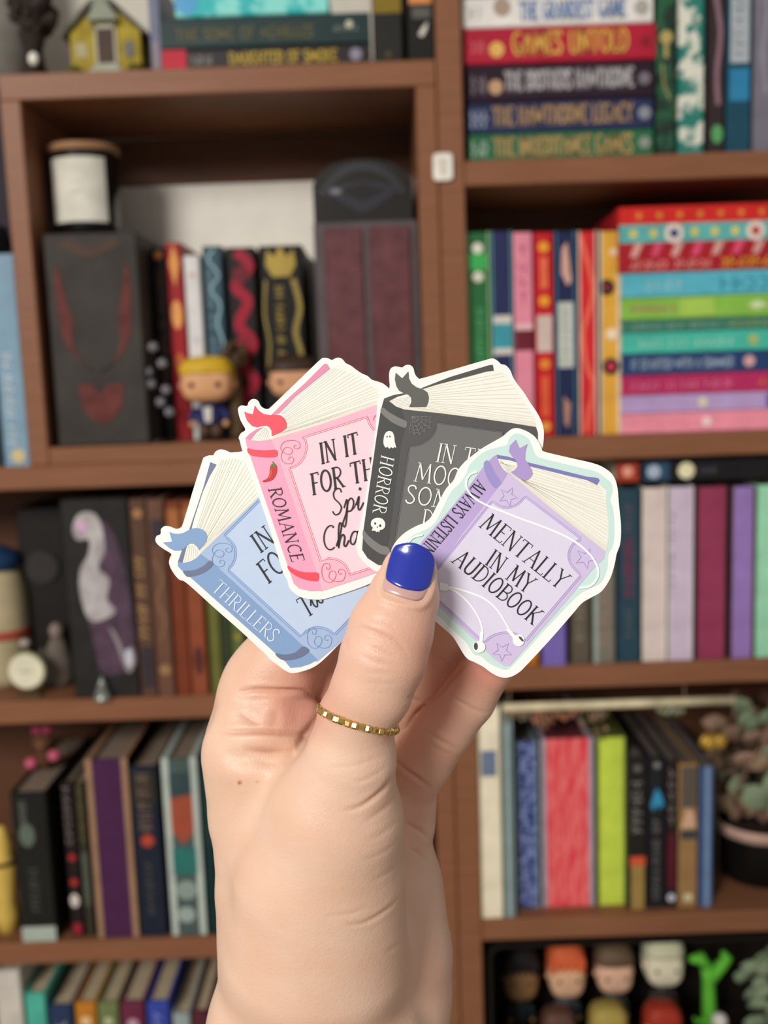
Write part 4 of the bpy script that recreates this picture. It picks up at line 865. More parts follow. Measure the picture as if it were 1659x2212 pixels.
# --- blue sticker (rearmost)
D0, D1, D2, D3 = .2500, .2493, .2486, .2479
S = Sticker('blue book-shaped sticker with THRILLERS on its spine, lowest of the four held', D0, (320, 950), 3.318, 560, 1230)
S.back([(52, 722), (60, 690), (88, 676), (92, 640), (122, 618), (162, 624), (200, 638), (230, 630), (252, 592), (322, 360), (388, 152), (402, 126), (436, 112), (466, 110), (482, 86), (512, 70), (552, 74), (590, 90), (640, 88), (720, 100), (900, 270), (1150, 560), (1400, 880), (1545, 1010), (1640, 1060), (1610, 1240), (1500, 1350), (1390, 1445), (1280, 1555), (1205, 1618), (1130, 1652), (1040, 1672), (985, 1655), (915, 1605), (868, 1570), (850, 1545), (780, 1480), (640, 1350), (480, 1210), (280, 1030), (220, 1000), (172, 940), (150, 885), (156, 845), (165, 818), (110, 782), (68, 750)], WHITE)
S.poly('page_block_print', [(510, 138), (560, 128), (640, 124), (720, 140), (900, 300), (1000, 420), (800, 420), (560, 630), (380, 815), (352, 800), (325, 750), (300, 700), (300, 650), (395, 400), (470, 200)], PAGE, False)
S.poly('inner_page_print', [(245, 882), (272, 775), (295, 748), (325, 745), (350, 770), (378, 812), (372, 832), (300, 875)], PAGE, False)
fan(S, [(330, 690), (380, 760), (395, 800)], [(520, 150), (640, 140), (760, 220), (840, 390)], 17, 3.2)
S.lines('page_shade_print', [[(385, 806), (600, 606), (820, 392)]], 40, PSH)
S.lines('page_lines', [[(290, 760), (262, 872)], [(302, 752), (285, 868)], [(315, 752), (305, 862)], [(328, 762), (322, 855)], [(340, 775), (342, 845)], [(352, 790), (358, 838)]], 2.6, PLINE, False)
S.poly('back_cover_print', [(446, 160), (490, 178), (442, 258), (392, 370), (330, 560), (270, 790), (246, 882), (213, 876), (275, 700), (330, 540), (395, 345)], PR('6b7596'), False)
S.poly('cover_print', [(372, 818), (800, 405), (1000, 300), (1560, 1010), (1640, 1062), (1600, 1245), (1390, 1440), (1208, 1592), (600, 1150), (440, 900)], PR('a4bbdc'), False)
S.poly('ribbon_print', [(153, 660), (180, 671), (215, 674), (250, 668), (285, 650), (315, 636), (350, 632), (390, 642), (415, 665), (425, 695), (418, 725), (395, 758), (366, 792), (352, 768), (325, 745), (300, 743), (280, 758), (262, 776), (230, 793), (190, 795), (155, 778), (105, 735), (145, 733), (172, 730)], PR('7f9fc8'), False)
sp = [(213, 878), (260, 882), (310, 868), (350, 845), (375, 818), (463, 880), (1215, 1574), (1160, 1605), (1090, 1628), (1020, 1634), (985, 1592), (930, 1545), (280, 965), (245, 940), (213, 905)]
S.poly('spine_print', sp, PR('7f9fc8'), False)
PL = [(800, 445), (555, 690)] + spl([(575, 700), (625, 760), (635, 830), (615, 890), (582, 932)], 4) + [(1095, 1402)] + spl([(1130, 1365), (1190, 1340), (1250, 1342), (1300, 1360), (1335, 1388)], 4) + [(1480, 1240), (1610, 1090)]
S.poly('panel_print', PL + [(1400, 900), (1000, 420)], PR('bdcfe8'), False)
S.lines('border_line', [PL], 4.2, PR('6d8fc4'), False); S.lines('border_line', [offs(PL, 14)], 3.4, PR('6d8fc4'), False)
scroll(S, (512, 825), .82, 4, 4, PR('7894c4')); scroll(S, (1228, 1440), .85, -88, 4, PR('7894c4'))
BND = PR('66728f')
S.poly('spine_band', spl([(254, 940), (330, 934), (400, 902), (440, 866), (466, 880), (460, 905), (420, 940), (360, 968), (290, 982), (266, 968)], 4, True), BND, False)
S.poly('spine_band', spl([(912, 1530), (985, 1540), (1060, 1520), (1108, 1480), (1148, 1498), (1150, 1520), (1095, 1558), (1015, 1578), (950, 1572)], 4, True), BND, False)
S.text('THRILLERS', (450, 1072), (440, 385), (66, -74), 9.5, PR('dde7f3'))
S.text('IN', (800, 815), (118, -92), (-76, -116), 15, INK)
S.text('FOR', (858, 1035), (215, -185), (-88, -135), 15, INK)
S.text('T', (1128, 1280), (80, -52), (-72, -128), 12, INK)
S.text('wi', (1178, 1222), (165, -138), (-72, -118), 9, INK)

# --- pink sticker
S = Sticker('pink book-shaped sticker with ROMANCE and a red chilli on its spine', D1, (500, 760), 4.0975, 690, 1030)
S.back([(58, 520), (64, 490), (92, 474), (138, 478), (150, 448), (180, 420), (216, 420), (242, 442), (256, 474), (288, 500), (322, 504), (350, 486), (560, 285), (778, 76), (820, 54), (858, 58), (888, 72), (928, 54), (966, 55), (992, 76), (1012, 100), (1060, 124), (1104, 158), (1152, 190), (1205, 214), (1242, 246), (1292, 262), (1336, 278), (1368, 300), (1400, 335), (1460, 450), (1500, 700), (1490, 1300), (1440, 1750), (1420, 1950), (1240, 2045), (1080, 2108), (900, 2165), (780, 2194), (640, 2180), (560, 2138), (512, 2085), (494, 2020), (462, 1965), (438, 1895), (300, 1450), (130, 975), (92, 862), (74, 790), (64, 758), (84, 720), (122, 690), (98, 640), (74, 590)], WHITE)
S.poly('page_block_print', [(490, 600), (700, 330), (872, 150), (885, 128), (930, 114), (965, 108), (1050, 158), (1150, 218), (1250, 290), (1330, 325), (1420, 380), (1350, 460), (1275, 478), (800, 640), (352, 780), (345, 700)], PAGE, False)
S.poly('inner_page_print', [(172, 772), (215, 718), (265, 672), (300, 658), (335, 672), (352, 700), (356, 745), (372, 762), (300, 788), (220, 788)], PAGE, False)
fan(S, [(430, 530), (480, 600), (470, 690), (375, 750)], [(900, 140), (1060, 190), (1240, 300), (1320, 420), (1275, 470)], 22, 3.2)
S.lines('page_shade_print', [[(380, 758), (800, 626), (1290, 462)]], 26, PSH)
S.lines('page_lines', [[(300 + 5 * k, 672 + 6 * k), (188 + 24 * k, 776 + 2 * k)] for k in range(7)], 2.6, PLINE, False)
S.poly('back_cover_print', [(820, 108), (845, 106), (872, 150), (800, 208), (700, 288), (560, 400), (420, 545), (352, 560), (480, 430), (650, 278)], PR('e08cab'), False)
S.poly('back_cover_print', [(124, 764), (165, 722), (215, 688), (285, 664), (215, 720), (172, 776), (150, 790)], PR('e08cab'), False)
S.poly('cover_print', [(350, 775), (800, 640), (1275, 472), (1500, 470), (1500, 1750), (1420, 1900), (1180, 1992), (790, 2120), (600, 1800), (350, 900)], PR('f2b6c8'), False)
S.poly('spine_print', [(122, 762), (175, 782), (255, 788), (352, 776), (405, 900), (770, 2000), (800, 2112), (700, 2118), (600, 2095), (550, 2050), (500, 1900), (165, 920), (140, 850)], PR('efa3bf'), False)
S.poly('ribbon_print', [(113, 528), (150, 545), (190, 552), (206, 474), (240, 520), (285, 550), (340, 560), (400, 556), (440, 565), (470, 590), (487, 630), (488, 672), (440, 710), (356, 746), (355, 700), (340, 672), (310, 652), (270, 655), (225, 668), (180, 655), (140, 612), (125, 575)], PR('ee4b5c'), False)
RD = PR('e0455c')
PL = [(1500, 800), (1330, 780), (1265, 690)] + spl([(1265, 690), (1230, 640), (1205, 570)], 4) + [(625, 755)] + spl([(650, 780), (658, 850), (640, 925), (590, 990), (508, 1030)], 5) + [(785, 1855)] + spl([(860, 1832), (940, 1848), (1005, 1895), (1045, 1980)], 5) + [(1240, 1918), (1420, 1860)]
PL2 = [p for p in PL[2:]]
S.poly('panel_print', [(1500, 640), (1330, 700)] + PL2 + [(1500, 1700)], PR('f4d0da'), False)
S.lines('border_line', [PL2], 4.2, RD, False); S.lines('border_line', [offs(PL2, -13)], 4.2, RD, False)
scroll(S, (502, 888), 1.0, 0, 4.4, RD); scroll(S, (905, 1975), 1.0, -92, 4.4, RD)
S.lines('scroll_ornament', [[(1282, 560), (1262, 580), (1258, 610)]], 5, RD)
S.poly('spine_band', spl([(142, 856), (200, 866), (300, 872), (392, 868), (408, 895), (402, 924), (350, 934), (250, 930), (160, 910)], 4, True), PR('ef4a5b'), False)
S.poly('spine_band', spl([(500, 1892), (560, 1925), (650, 1950), (755, 1952), (774, 1975), (770, 2018), (740, 2030), (650, 2015), (570, 1982), (508, 1932)], 4, True), PR('ef4a5b'), False)
o = S.poly('chilli_print', [(345, 1012), (370, 1018), (398, 1008), (404, 1040), (396, 1085), (368, 1128), (325, 1148), (278, 1152), (286, 1136), (312, 1126), (334, 1092), (340, 1050)], PR('c62b22'))
S.poly('chilli_stem', [(342, 1018), (355, 996), (370, 988), (358, 970), (368, 970), (384, 988), (402, 1008), (384, 1014), (376, 1006), (362, 1020)], PR('5f7a3c'), False)
S.lines('chilli_glint', [[(352, 1050), (352, 1085), (335, 1115)]], 6, PR('e8705c'))
S.text('ROMANCE', (324, 1208), (212, 655), (112, -14), 11, INK)
S.text('IN IT', (790, 995), (350, -105), (-22, -180), 20, INK)
S.text('FOR THE', (712, 1268), (655, -178), (-22, -182), 20, INK)
S.text('Spi', (885, 1448), (280, -58), (-2, -225), 14, INK)
S.text('Cha', (806, 1768), (345, -82), (-8, -212), 14.5, INK)

# --- dark grey sticker
S = Sticker('dark grey book-shaped sticker with HORROR, a ghost and a skull on its spine', D2, (760, 760), 3.77, 965, 1000)
S.back([(305, 170), (318, 135), (350, 119), (390, 124), (412, 126), (440, 108), (474, 108), (500, 130), (514, 180), (540, 212), (575, 214), (800, 150), (1098, 64), (1148, 54), (1188, 74), (1216, 100), (1254, 110), (1290, 150), (1312, 205), (1348, 262), (1402, 332), (1452, 412), (1500, 482), (1542, 560), (1563, 640), (1560, 740), (1545, 800), (1500, 900), (1350, 1000), (1000, 1300), (700, 1580), (520, 1700), (400, 1790), (280, 1810), (180, 1780), (108, 1722), (55, 1655), (37, 1580), (45, 1500), (90, 1300), (148, 950), (190, 650), (204, 460), (220, 380), (258, 330), (298, 305), (308, 275), (304, 220)], WHITE)
S.poly('page_block_print', [(470, 440), (480, 330), (560, 296), (900, 215), (1150, 154), (1222, 150), (1272, 200), (1335, 290), (1405, 400), (1462, 490), (1500, 560), (1502, 625), (1300, 590), (1000, 545), (700, 505), (430, 475), (400, 450)], PAGE, False)
S.poly('inner_page_print', [(303, 402), (370, 364), (430, 348), (462, 356), (485, 380), (485, 425), (468, 470), (420, 470), (360, 446)], PAGE, False)
fan(S, [(600, 300), (635, 370), (620, 430), (470, 455)], [(1220, 170), (1350, 330), (1470, 520), (1500, 600)], 15, 3.0)
S.lines('page_shade_print', [[(440, 466), (700, 494), (1000, 532), (1300, 574), (1490, 600)]], 24, PSH)
S.lines('page_lines', [[(470, 366 + 12 * k), (315 + 14 * k, 402 + 9 * k)] for k in range(7)], 2.6, PLINE, False)
DK = PR('4e4d4b')
S.poly('back_cover_print', [(560, 298), (800, 205), (1120, 108), (1148, 106), (1156, 154), (1100, 160), (900, 214), (700, 265), (580, 302)], DK, False)
S.poly('back_cover_print', [(257, 400), (264, 380), (340, 352), (430, 336), (440, 346), (370, 366), (303, 402), (300, 420)], DK, False)
S.poly('cover_print', [(260, 404), (305, 402), (360, 445), (430, 470), (700, 498), (1000, 536), (1300, 580), (1498, 612), (1514, 660), (1514, 730), (1400, 850), (900, 1300), (400, 1750), (215, 1735), (160, 1640), (250, 700)], PR('504f4e'), False)
S.poly('spine_print', [(257, 400), (300, 410), (345, 440), (402, 466), (445, 585), (400, 760), (300, 1560), (255, 1700), (212, 1735), (128, 1680), (84, 1612), (95, 1450), (200, 700), (235, 480)], PR('444443'), False)
S.poly('ribbon_print', [(357, 170), (410, 216), (460, 160), (464, 215), (485, 258), (525, 288), (585, 308), (615, 330), (627, 370), (622, 410), (605, 448), (465, 450), (484, 412), (482, 375), (462, 352), (420, 335), (385, 318), (362, 280), (350, 225)], PR('5e5c58'), False)
PL = [(1235, 700), (1228, 668), (1240, 650), (690, 574)] + spl([(686, 610), (670, 660), (625, 712), (550, 755), (468, 765)], 4) + [(345, 1560)]
S.poly('panel_print', PL + [(500, 1650), (1000, 1200), (1300, 850)], PR('6c6b69'), False)
S.lines('border_line', [PL], 3.6, PR('3a3a39'), False); S.lines('border_line', [offs(PL, -9)], 2.6, PR('3a3a39'), False)
S.poly('spine_band', spl([(234, 470), (256, 455), (300, 490), (370, 530), (440, 565), (450, 590), (438, 618), (395, 608), (320, 570), (245, 505)], 4, True), PR('7a7976'), False)
S.poly('spine_band', spl([(96, 1450), (130, 1492), (180, 1535), (240, 1575), (292, 1590), (312, 1630), (295, 1652), (235, 1645), (165, 1600), (105, 1540), (88, 1490)], 4, True), PR('7a7976'), False)
WT = PR('f2f2ec')
g_h = S.poly('ghost_print', [(262, 690), (276, 660), (300, 646), (330, 654), (345, 690), (350, 735), (361, 781), (346, 775), (336, 786), (320, 778), (306, 789), (290, 775), (274, 780), (258, 745)], WT)
S.poly('ghost_eye', el(287, 692, 5, 8, 0, 340, 10), INK, False); S.poly('ghost_eye', el(310, 690, 5, 8, 0, 340, 10), INK, False)
S.poly('skull_print', [(155, 1400), (165, 1370), (200, 1352), (245, 1358), (270, 1390), (268, 1428), (247, 1448), (228, 1452), (226, 1468), (212, 1462), (200, 1468), (188, 1456), (164, 1456), (168, 1440), (174, 1434), (160, 1420)], WT)
S.poly('skull_eye', el(190, 1398, 8, 10, 0, 340, 10), INK, False); S.poly('skull_eye', el(231, 1416, 9, 11, 0, 340, 10), INK, False); S.poly('skull_nose', [(200, 1424), (214, 1424), (208, 1434)], INK, False)
WEB = PR('8c8b89')
C0 = (490, 525)
angs = [100, 82, 66, 50, 34, 18, 2]; rads = [150, 165, 180, 175, 185, 170, 165]
L = [[C0, (C0[0] + r_ * math.cos(R_(a)), C0[1] + r_ * math.sin(R_(a)))] for a, r_ in zip(angs, rads)]
for q in (.35, .55, .75, .93):
    for i in range(6):
        a0, a1 = R_(angs[i]), R_(angs[i + 1]); am = (a0 + a1) / 2
        L.append(spl([(C0[0] + rads[i] * q * math.cos(a0), C0[1] + rads[i] * q * math.sin(a0)), (C0[0] + rads[i] * q * .9 * math.cos(am), C0[1] + rads[i] * q * .9 * math.sin(am)), (C0[0] + rads[i + 1] * q * math.cos(a1), C0[1] + rads[i + 1] * q * math.sin(a1))], 4))
S.lines('web_ornament', L, 2.4, WEB, False)
S.text('HORROR', (243, 836), (-72, 470), (103, 28), 10.5, WT)
S.text('IN THE', (676, 893), (500, 75), (32, -148), 13, WT)
S.text('MOOD', (500, 1052), (490, 72), (26, -150), 13, WT)
S.text('SOME', (425, 1225), (480, 70), (24, -142), 13, WT)
S.text('D', (565, 1402), (90, 13), (20, -120), 12, WT)

# --- lavender audiobook sticker (frontmost)
S = Sticker('lavender sticker reading MENTALLY IN MY AUDIOBOOK with white earphones and mint outline', D3, (820, 910), 3.13, 1100, 1190)
S.back([(866, 72), (900, 50), (942, 48), (1000, 70), (1050, 105), (1082, 152), (1096, 188), (1122, 208), (1300, 250), (1452, 286), (1530, 322), (1582, 372), (1608, 450), (1620, 580), (1632, 700), (1628, 820), (1602, 900), (1590, 962), (1560, 1060), (1502, 1148), (1430, 1192), (1368, 1230), (1300, 1308), (1150, 1480), (1000, 1642), (942, 1698), (880, 1730), (820, 1731), (758, 1702), (700, 1660), (640, 1628), (600, 1610), (568, 1575), (528, 1508), (488, 1450), (400, 1372), (300, 1290), (170, 1160), (105, 1020), (76, 905), (98, 832), (160, 762), (240, 712), (310, 682), (352, 640), (400, 545), (450, 455), (500, 398), (530, 330), (580, 270), (640, 222), (700, 178), (780, 132), (832, 102)], mat('f7f7f4', .35, kind='sticker_paper', scale=300, amt=.01))
S.poly('mint_outline_print', [(878, 112), (918, 84), (962, 90), (1010, 122), (1032, 172), (1060, 232), (1120, 256), (1300, 300), (1460, 340), (1522, 380), (1568, 422), (1575, 480), (1562, 532), (1580, 600), (1588, 700), (1586, 790), (1575, 850), (1548, 900), (1538, 1000), (1500, 1088), (1420, 1132), (1350, 1172), (1250, 1270), (1100, 1430), (960, 1588), (902, 1648), (860, 1680), (810, 1670), (740, 1636), (685, 1590), (640, 1578), (612, 1540), (585, 1495), (520, 1435), (400, 1318), (300, 1240), (190, 1120), (150, 980), (150, 880), (210, 780), (300, 738), (370, 690), (420, 600), (480, 480), (540, 420), (588, 345), (605, 300), (660, 240), (720, 200), (800, 176), (858, 158)], PR('cbe5de'))
S.poly('page_block_print', [(800, 255), (880, 262), (1050, 300), (1250, 350), (1400, 385), (1488, 428), (1532, 470), (1530, 530), (1540, 620), (1548, 700), (1545, 790), (1525, 880), (1300, 715), (1100, 555), (870, 355), (825, 320)], PAGE, False)
fan(S, [(1010, 290), (960, 380), (870, 350), (830, 290)], [(1485, 440), (1532, 560), (1545, 700), (1530, 850)], 19, 2.8)
S.lines('page_shade_print', [[(880, 350), (1100, 540), (1300, 698), (1528, 866)]], 34, PSH)
S.lines('page_lines', [[(815, 262 + 4 * k), (905 + 3 * k, 350 - 8 * k)] for k in range(7)], 2.4, PLINE, False)
S.poly('back_cover_print', [(790, 226), (862, 238), (1010, 280), (1200, 325), (1400, 374), (1478, 384), (1487, 400), (1470, 432), (1400, 398), (1200, 350), (1000, 300), (880, 264), (800, 252)], PR('7d7ab4'), False)
S.poly('cover_print', [(845, 350), (872, 345), (1100, 540), (1300, 700), (1525, 878), (1518, 925), (1440, 1000), (1300, 1170), (1100, 1400), (880, 1652), (842, 1655), (780, 1612), (390, 1235), (220, 1090), (330, 900), (700, 560), (770, 450)], PR('d0c1e2'), False)
S.poly('spine_print', [(772, 236), (792, 228), (806, 280), (835, 325), (866, 352), (800, 450), (560, 760), (400, 990), (280, 1120), (230, 1020), (280, 820), (440, 640), (600, 445), (700, 310)], PR('bca7d8'), False)
S.poly('spine_top_print', [(772, 236), (792, 228), (806, 280), (835, 325), (866, 352), (818, 432), (760, 360), (735, 272)], PR('b7a0d2'), False)
S.poly('spine_band', spl([(704, 288), (724, 264), (748, 282), (775, 340), (820, 412), (805, 440), (780, 452), (745, 415), (715, 350)], 4, True), PR('9d90ca'), False)
S.poly('ribbon_print', [(921, 124), (945, 184), (999, 154), (984, 205), (982, 255), (1008, 295), (1030, 330), (1034, 358), (1015, 385), (988, 402), (940, 385), (886, 345), (915, 328), (932, 305), (926, 272), (895, 238), (874, 205), (880, 165)], PR('ad97cd'), False)
LV = PR('b3a3d6')
PL = [(400, 1000), (745, 570)] + spl([(765, 550), (810, 580), (870, 590), (930, 570), (965, 540), (985, 517)], 4) + [(1350, 792)] + spl([(1350, 795), (1300, 830), (1272, 890), (1285, 965), (1352, 1042)], 4) + [(985, 1475)] + spl([(985, 1475), (930, 1435), (850, 1422), (765, 1442), (705, 1488)], 4) + [(410, 1212)]
S.poly('panel_print', PL + [(300, 1130)], PR('ddd6ea'), False)
S.lines('border_line', [PL], 4, LV, False); S.lines('border_line', [offs(PL, -12)], 4, LV, False)
def star(c, r, a0):
    P = []
    for k in range(10):
        a = R_(a0 + 36 * k); q = r if k % 2 == 0 else r * .42
        P.append((c[0] + q * math.cos(a), c[1] + q * math.sin(a)))
    return P
for c, r_, a0 in (((868, 508), 66, -64), ((1390, 925), 72, -64), ((828, 1555), 68, -52)):
    P = star(c, r_, a0); S.lines('star_outline', [P], 4, PR('a38fce'), False, True)
S.text('ALWAYS LISTENING', (664, 392), (-423, 503), (66, 54), 9, INK)
S.text('MENTALLY', (668, 708), (545, 432), (80, -94), 11.5, INK)
S.text('IN MY', (706, 960), (290, 208), (67, -99), 11.5, INK)
S.text('AUDIOBOOK', (480, 945), (555, 432), (77, -86), 11.5, INK)
CW = PR('fafaf8')
S.lines('earphone_cable', [[(655, 342), (610, 362), (586, 405), (592, 460), (640, 520), (740, 575), (860, 622), (960, 662), (1150, 732), (1300, 802), (1400, 880), (1458, 955), (1478, 1025), (1455, 1085), (1410, 1118), (1350, 1126)]], 13, CW)
S.lines('earphone_cable', [[(195, 818), (228, 785), (290, 768)], [(440, 1118), (520, 1155), (600, 1225), (665, 1320), (692, 1400), (690, 1470)], [(440, 1112), (560, 1142), (700, 1195), (790, 1270), (855, 1370), (905, 1465)]], 12, CW)
S.poly('cable_joint', [(405, 1085), (462, 1100), (465, 1140), (440, 1148), (405, 1138)], CW, False)
S.lines('earbud_stem', [[(690, 1430), (684, 1492)], [(868, 1408), (912, 1460)]], 24, CW, False)
S.poly('earbud', el(672, 1524, 42, 40, 0, 345, 20), CW, False); S.poly('earbud_mesh', el(650, 1520, 14, 26, 0, 345, 14), PR('4a4a48'), False)
S.poly('earbud', el(938, 1480, 40, 40, 0, 345, 20), CW, False); S.poly('earbud_mesh', [(938, 1452), (955, 1456), (972, 1478), (972, 1490), (958, 1484), (942, 1466)], PR('4a4a48'), False)

# ------------------------------------------------------------------ the hand: one continuous surface grown from a distance field
def cp(px, py, d):                     # point in the camera's metric frame (x right, y up, z towards the viewer)
    return np.array([(px - CX) * d / F, -(py - CY) * d / F, -d])
VOX = .0005
lo = np.array([-.062, -.215, -.318]); hi = np.array([.040, .004, -.222])
N_ = np.ceil((hi - lo) / VOX).astype(int)
gx = (lo[0] + VOX * np.arange(N_[0])).astype(np.float32)[:, None, None]
gy = (lo[1] + VOX * np.arange(N_[1])).astype(np.float32)[None, :, None]
gz = (lo[2] + VOX * np.arange(N_[2])).astype(np.float32)[None, None, :]
FAR = np.float32(.014)
def cone_into(f, a, ra, b, rb, sz, k):
    """union a tapered capsule into the field f; sz > 1 flattens it front to back"""
    mg = max(ra, rb) + .013
    l = np.floor((np.minimum(a, b) - mg - lo) / VOX).astype(int).clip(0); h = np.ceil((np.maximum(a, b) + mg - lo) / VOX).astype(int); h = np.minimum(h, N_)
    sl = tuple(slice(int(p), int(q)) for p, q in zip(l, h))
    A = a.copy(); Bq = b.copy(); A[2] *= sz; Bq[2] *= sz
    d = Bq - A; L2 = float(d @ d) + 1e-12
    X, Y, Z = gx[sl[0]] - np.float32(A[0]), gy[:, sl[1]] - np.float32(A[1]), gz[:, :, sl[2]] * np.float32(sz) - np.float32(A[2])
    d = d.astype(np.float32)
    t = np.clip((X * d[0] + Y * d[1] + Z * d[2]) / np.float32(L2), 0, 1)
    q = np.sqrt((X - t * d[0]) ** 2 + (Y - t * d[1]) ** 2 + (Z - t * d[2]) ** 2)
    g = (q - (np.float32(ra) + np.float32(rb - ra) * t)) * np.float32(1 / (1 + .5 * (sz - 1)))
    f[sl] = smin(f[sl], g, k)
def smin(a, b, k):
    h = np.maximum(np.float32(k) - np.abs(a - b), 0) / np.float32(k)
    return np.minimum(a, b) - h * h * np.float32(k * .25)
def chain(nodes, sz, k=.0012):
    """nodes: (px, py, depth, radius in photo px)"""
    f = np.full(tuple(N_), FAR, np.float32)
    for (n0, n1) in zip(nodes[:-1], nodes[1:]):
        cone_into(f, cp(*n0[:3]), n0[3] * n0[2] / F, cp(*n1[:3]), n1[3] * n1[2] / F, sz, k)
    return f
meta = chain([(563, 1632, .266, 128), (592, 1760, .270, 140), (650, 1930, .273, 184), (681, 2100, .275, 207), (684, 2240, .277, 240), (700, 2500, .280, 262)], 1.3)
thumb_base = chain([(769, 1555, .2440, 84), (757, 1640, .2465, 98), (722, 1770, .2530, 150), (690, 1900, .2600, 186), (684, 2060, .266, 200)], 1.25)
front = smin(meta, thumb_base, .005)
thumb = chain([(884, 1236, .2402, 60), (872, 1290, .2398, 76), (845, 1360, .2390, 91), (828, 1420, .2388, 93), (803, 1490, .2400, 87), (771, 1550, .2432, 82)], 1.24)
front = smin(front, thumb, .0012)
fold = chain([(526, 1546, .2650, 60), (590, 1540, .2632, 52), (652, 1548, .2655, 46)], 1.1)
body = smin(front, fold, .0022)
index = chain([(560, 1500, .2685, 80), (610, 1435, .2680, 88), (672, 1345, .2660, 84), (745, 1265, .2625, 72), (800, 1215, .2610, 62)], 1.15)
index = smin(index, chain([(548, 1600, .2715, 105), (578, 1478, .2695, 94)], 1.2), .004)
body = smin(body, index, .0009)
hypo = chain([(840, 1720, .283, 96), (792, 1800, .286, 142), (780, 1930, .288, 178), (788, 2060, .288, 187), (788, 2150, .288, 186), (770, 2300, .288, 192), (770, 2500, .288, 205)], 1.25)
palm = chain([(700, 1640, .286, 120), (780, 1700, .286, 120), (862, 1750, .286, 74)], 1.3)
palm = smin(palm, chain([(870, 1700, .284, 66), (866, 1775, .284, 62)], 1.1), .003)
rear = smin(hypo, palm, .003)
middle = chain([(730, 1600, .284, 90), (716, 1470, .279, 84), (760, 1360, .272, 76), (800, 1270, .264, 64)], 1.1)
ringf = chain([(845, 1600, .290, 66), (892, 1515, .286, 72), (940, 1425, .279, 74), (978, 1350, .270, 66), (995, 1290, .2635, 58)], 1.1)
little = chain([(862, 1712, .283, 70), (914, 1638, .2785, 66), (962, 1572, .2735, 61), (1010, 1508, .2690, 60), (1052, 1440, .2645, 56), (1070, 1392, .2620, 50)], 1.08)
rear = smin(rear, middle, .003)
rear = smin(rear, ringf, .0008)
rear = smin(rear, little, .0005)
body = smin(body, rear, .0022)
del meta, thumb_base, front, thumb, fold, index, hypo, palm, rear, middle, ringf, little

def surface_nets(f, lo, vox):
    ins = f < 0
    nx, ny, nz = f.shape
    c = np.zeros((nx - 1, ny - 1, nz - 1), np.uint8)
    for i in (0, 1):
        for j in (0, 1):
            for k in (0, 1): c += ins[i:nx - 1 + i, j:ny - 1 + j, k:nz - 1 + k]
    act = (c > 0) & (c < 8)
    idx = -np.ones(act.shape, np.int32); cells = np.argwhere(act); idx[act] = np.arange(len(cells))
    acc = np.zeros((len(cells), 3)); cnt = np.zeros(len(cells))
    cor = [(i, j, k) for i in (0, 1) for j in (0, 1) for k in (0, 1)]
    for a in cor:
        for ax in range(3):
            if a[ax]: continue
            b = list(a); b[ax] = 1
            fa = f[cells[:, 0] + a[0], cells[:, 1] + a[1], cells[:, 2] + a[2]]; fb = f[cells[:, 0] + b[0], cells[:, 1] + b[1], cells[:, 2] + b[2]]
            m = (fa < 0) != (fb < 0); t = np.where(m, fa / np.where(m, fa - fb, 1), 0)
            p = np.tile(np.array(a, float), (len(cells), 1)); p[:, ax] = t
            acc += p * m[:, None]; cnt += m
    V = (cells + acc / cnt[:, None]) * vox + lo
    Fq = []
    for ax in range(3):
        s0 = [slice(None)] * 3; s1 = [slice(None)] * 3; s0[ax] = slice(0, -1); s1[ax] = slice(1, None)
        e = np.argwhere(ins[tuple(s0)] != ins[tuple(s1)])
        o1, o2 = [(1, 2), (2, 0), (0, 1)][ax]
        e = e[(e[:, o1] > 0) & (e[:, o2] > 0) & (e[:, o1] < f.shape[o1] - 1) & (e[:, o2] < f.shape[o2] - 1)]
        def g(d1, d2):
            q = e.copy(); q[:, o1] -= d1; q[:, o2] -= d2; return idx[q[:, 0], q[:, 1], q[:, 2]]
        Q = np.stack([g(1, 1), g(0, 1), g(0, 0), g(1, 0)], 1)
        fl = ~ins[e[:, 0], e[:, 1], e[:, 2]]
        Q[fl] = Q[fl][:, ::-1]; Fq.append(Q)
    return V, np.concatenate(Fq)
body[:, 0, :] = 1; body[0] = 1; body[-1] = 1; body[:, :, 0] = 1; body[:, :, -1] = 1; body[:, -1, :] = 1
HV, HF = surface_nets(body, lo, VOX)
del body
# light smoothing of the grid steps
E = np.concatenate([HF[:, [0, 1]], HF[:, [1, 2]], HF[:, [2, 3]], HF[:, [3, 0]]])
for _ in range(4):
    acc = np.zeros_like(HV); cnt = np.zeros(len(HV))
    for a, b in ((0, 1), (1, 0)):
        for k in range(3): acc[:, k] += np.bincount(E[:, a], HV[E[:, b], k], len(HV))
        cnt += np.bincount(E[:, a], minlength=len(HV))
    HV = HV * .4 + .6 * acc / cnt[:, None]
me = bpy.data.meshes.new('hand')
me.vertices.add(len(HV)); me.loops.add(HF.size); me.polygons.add(len(HF))
me.vertices.foreach_set('co', HV.ravel()); me.loops.foreach_set('vertex_index', HF.ravel())
me.polygons.foreach_set('loop_start', np.arange(0, HF.size, 4)); me.polygons.foreach_set('loop_total', np.full(len(HF), 4))
me.update(calc_edges=True); me.validate()
NR = np.zeros(len(me.vertices) * 3); me.vertices.foreach_get('normal', NR); NR = NR.reshape(-1, 3)
PXY = np.stack([HV[:, 0] / -HV[:, 2] * F + CX, -HV[:, 1] / -HV[:, 2] * F + CY], 1)
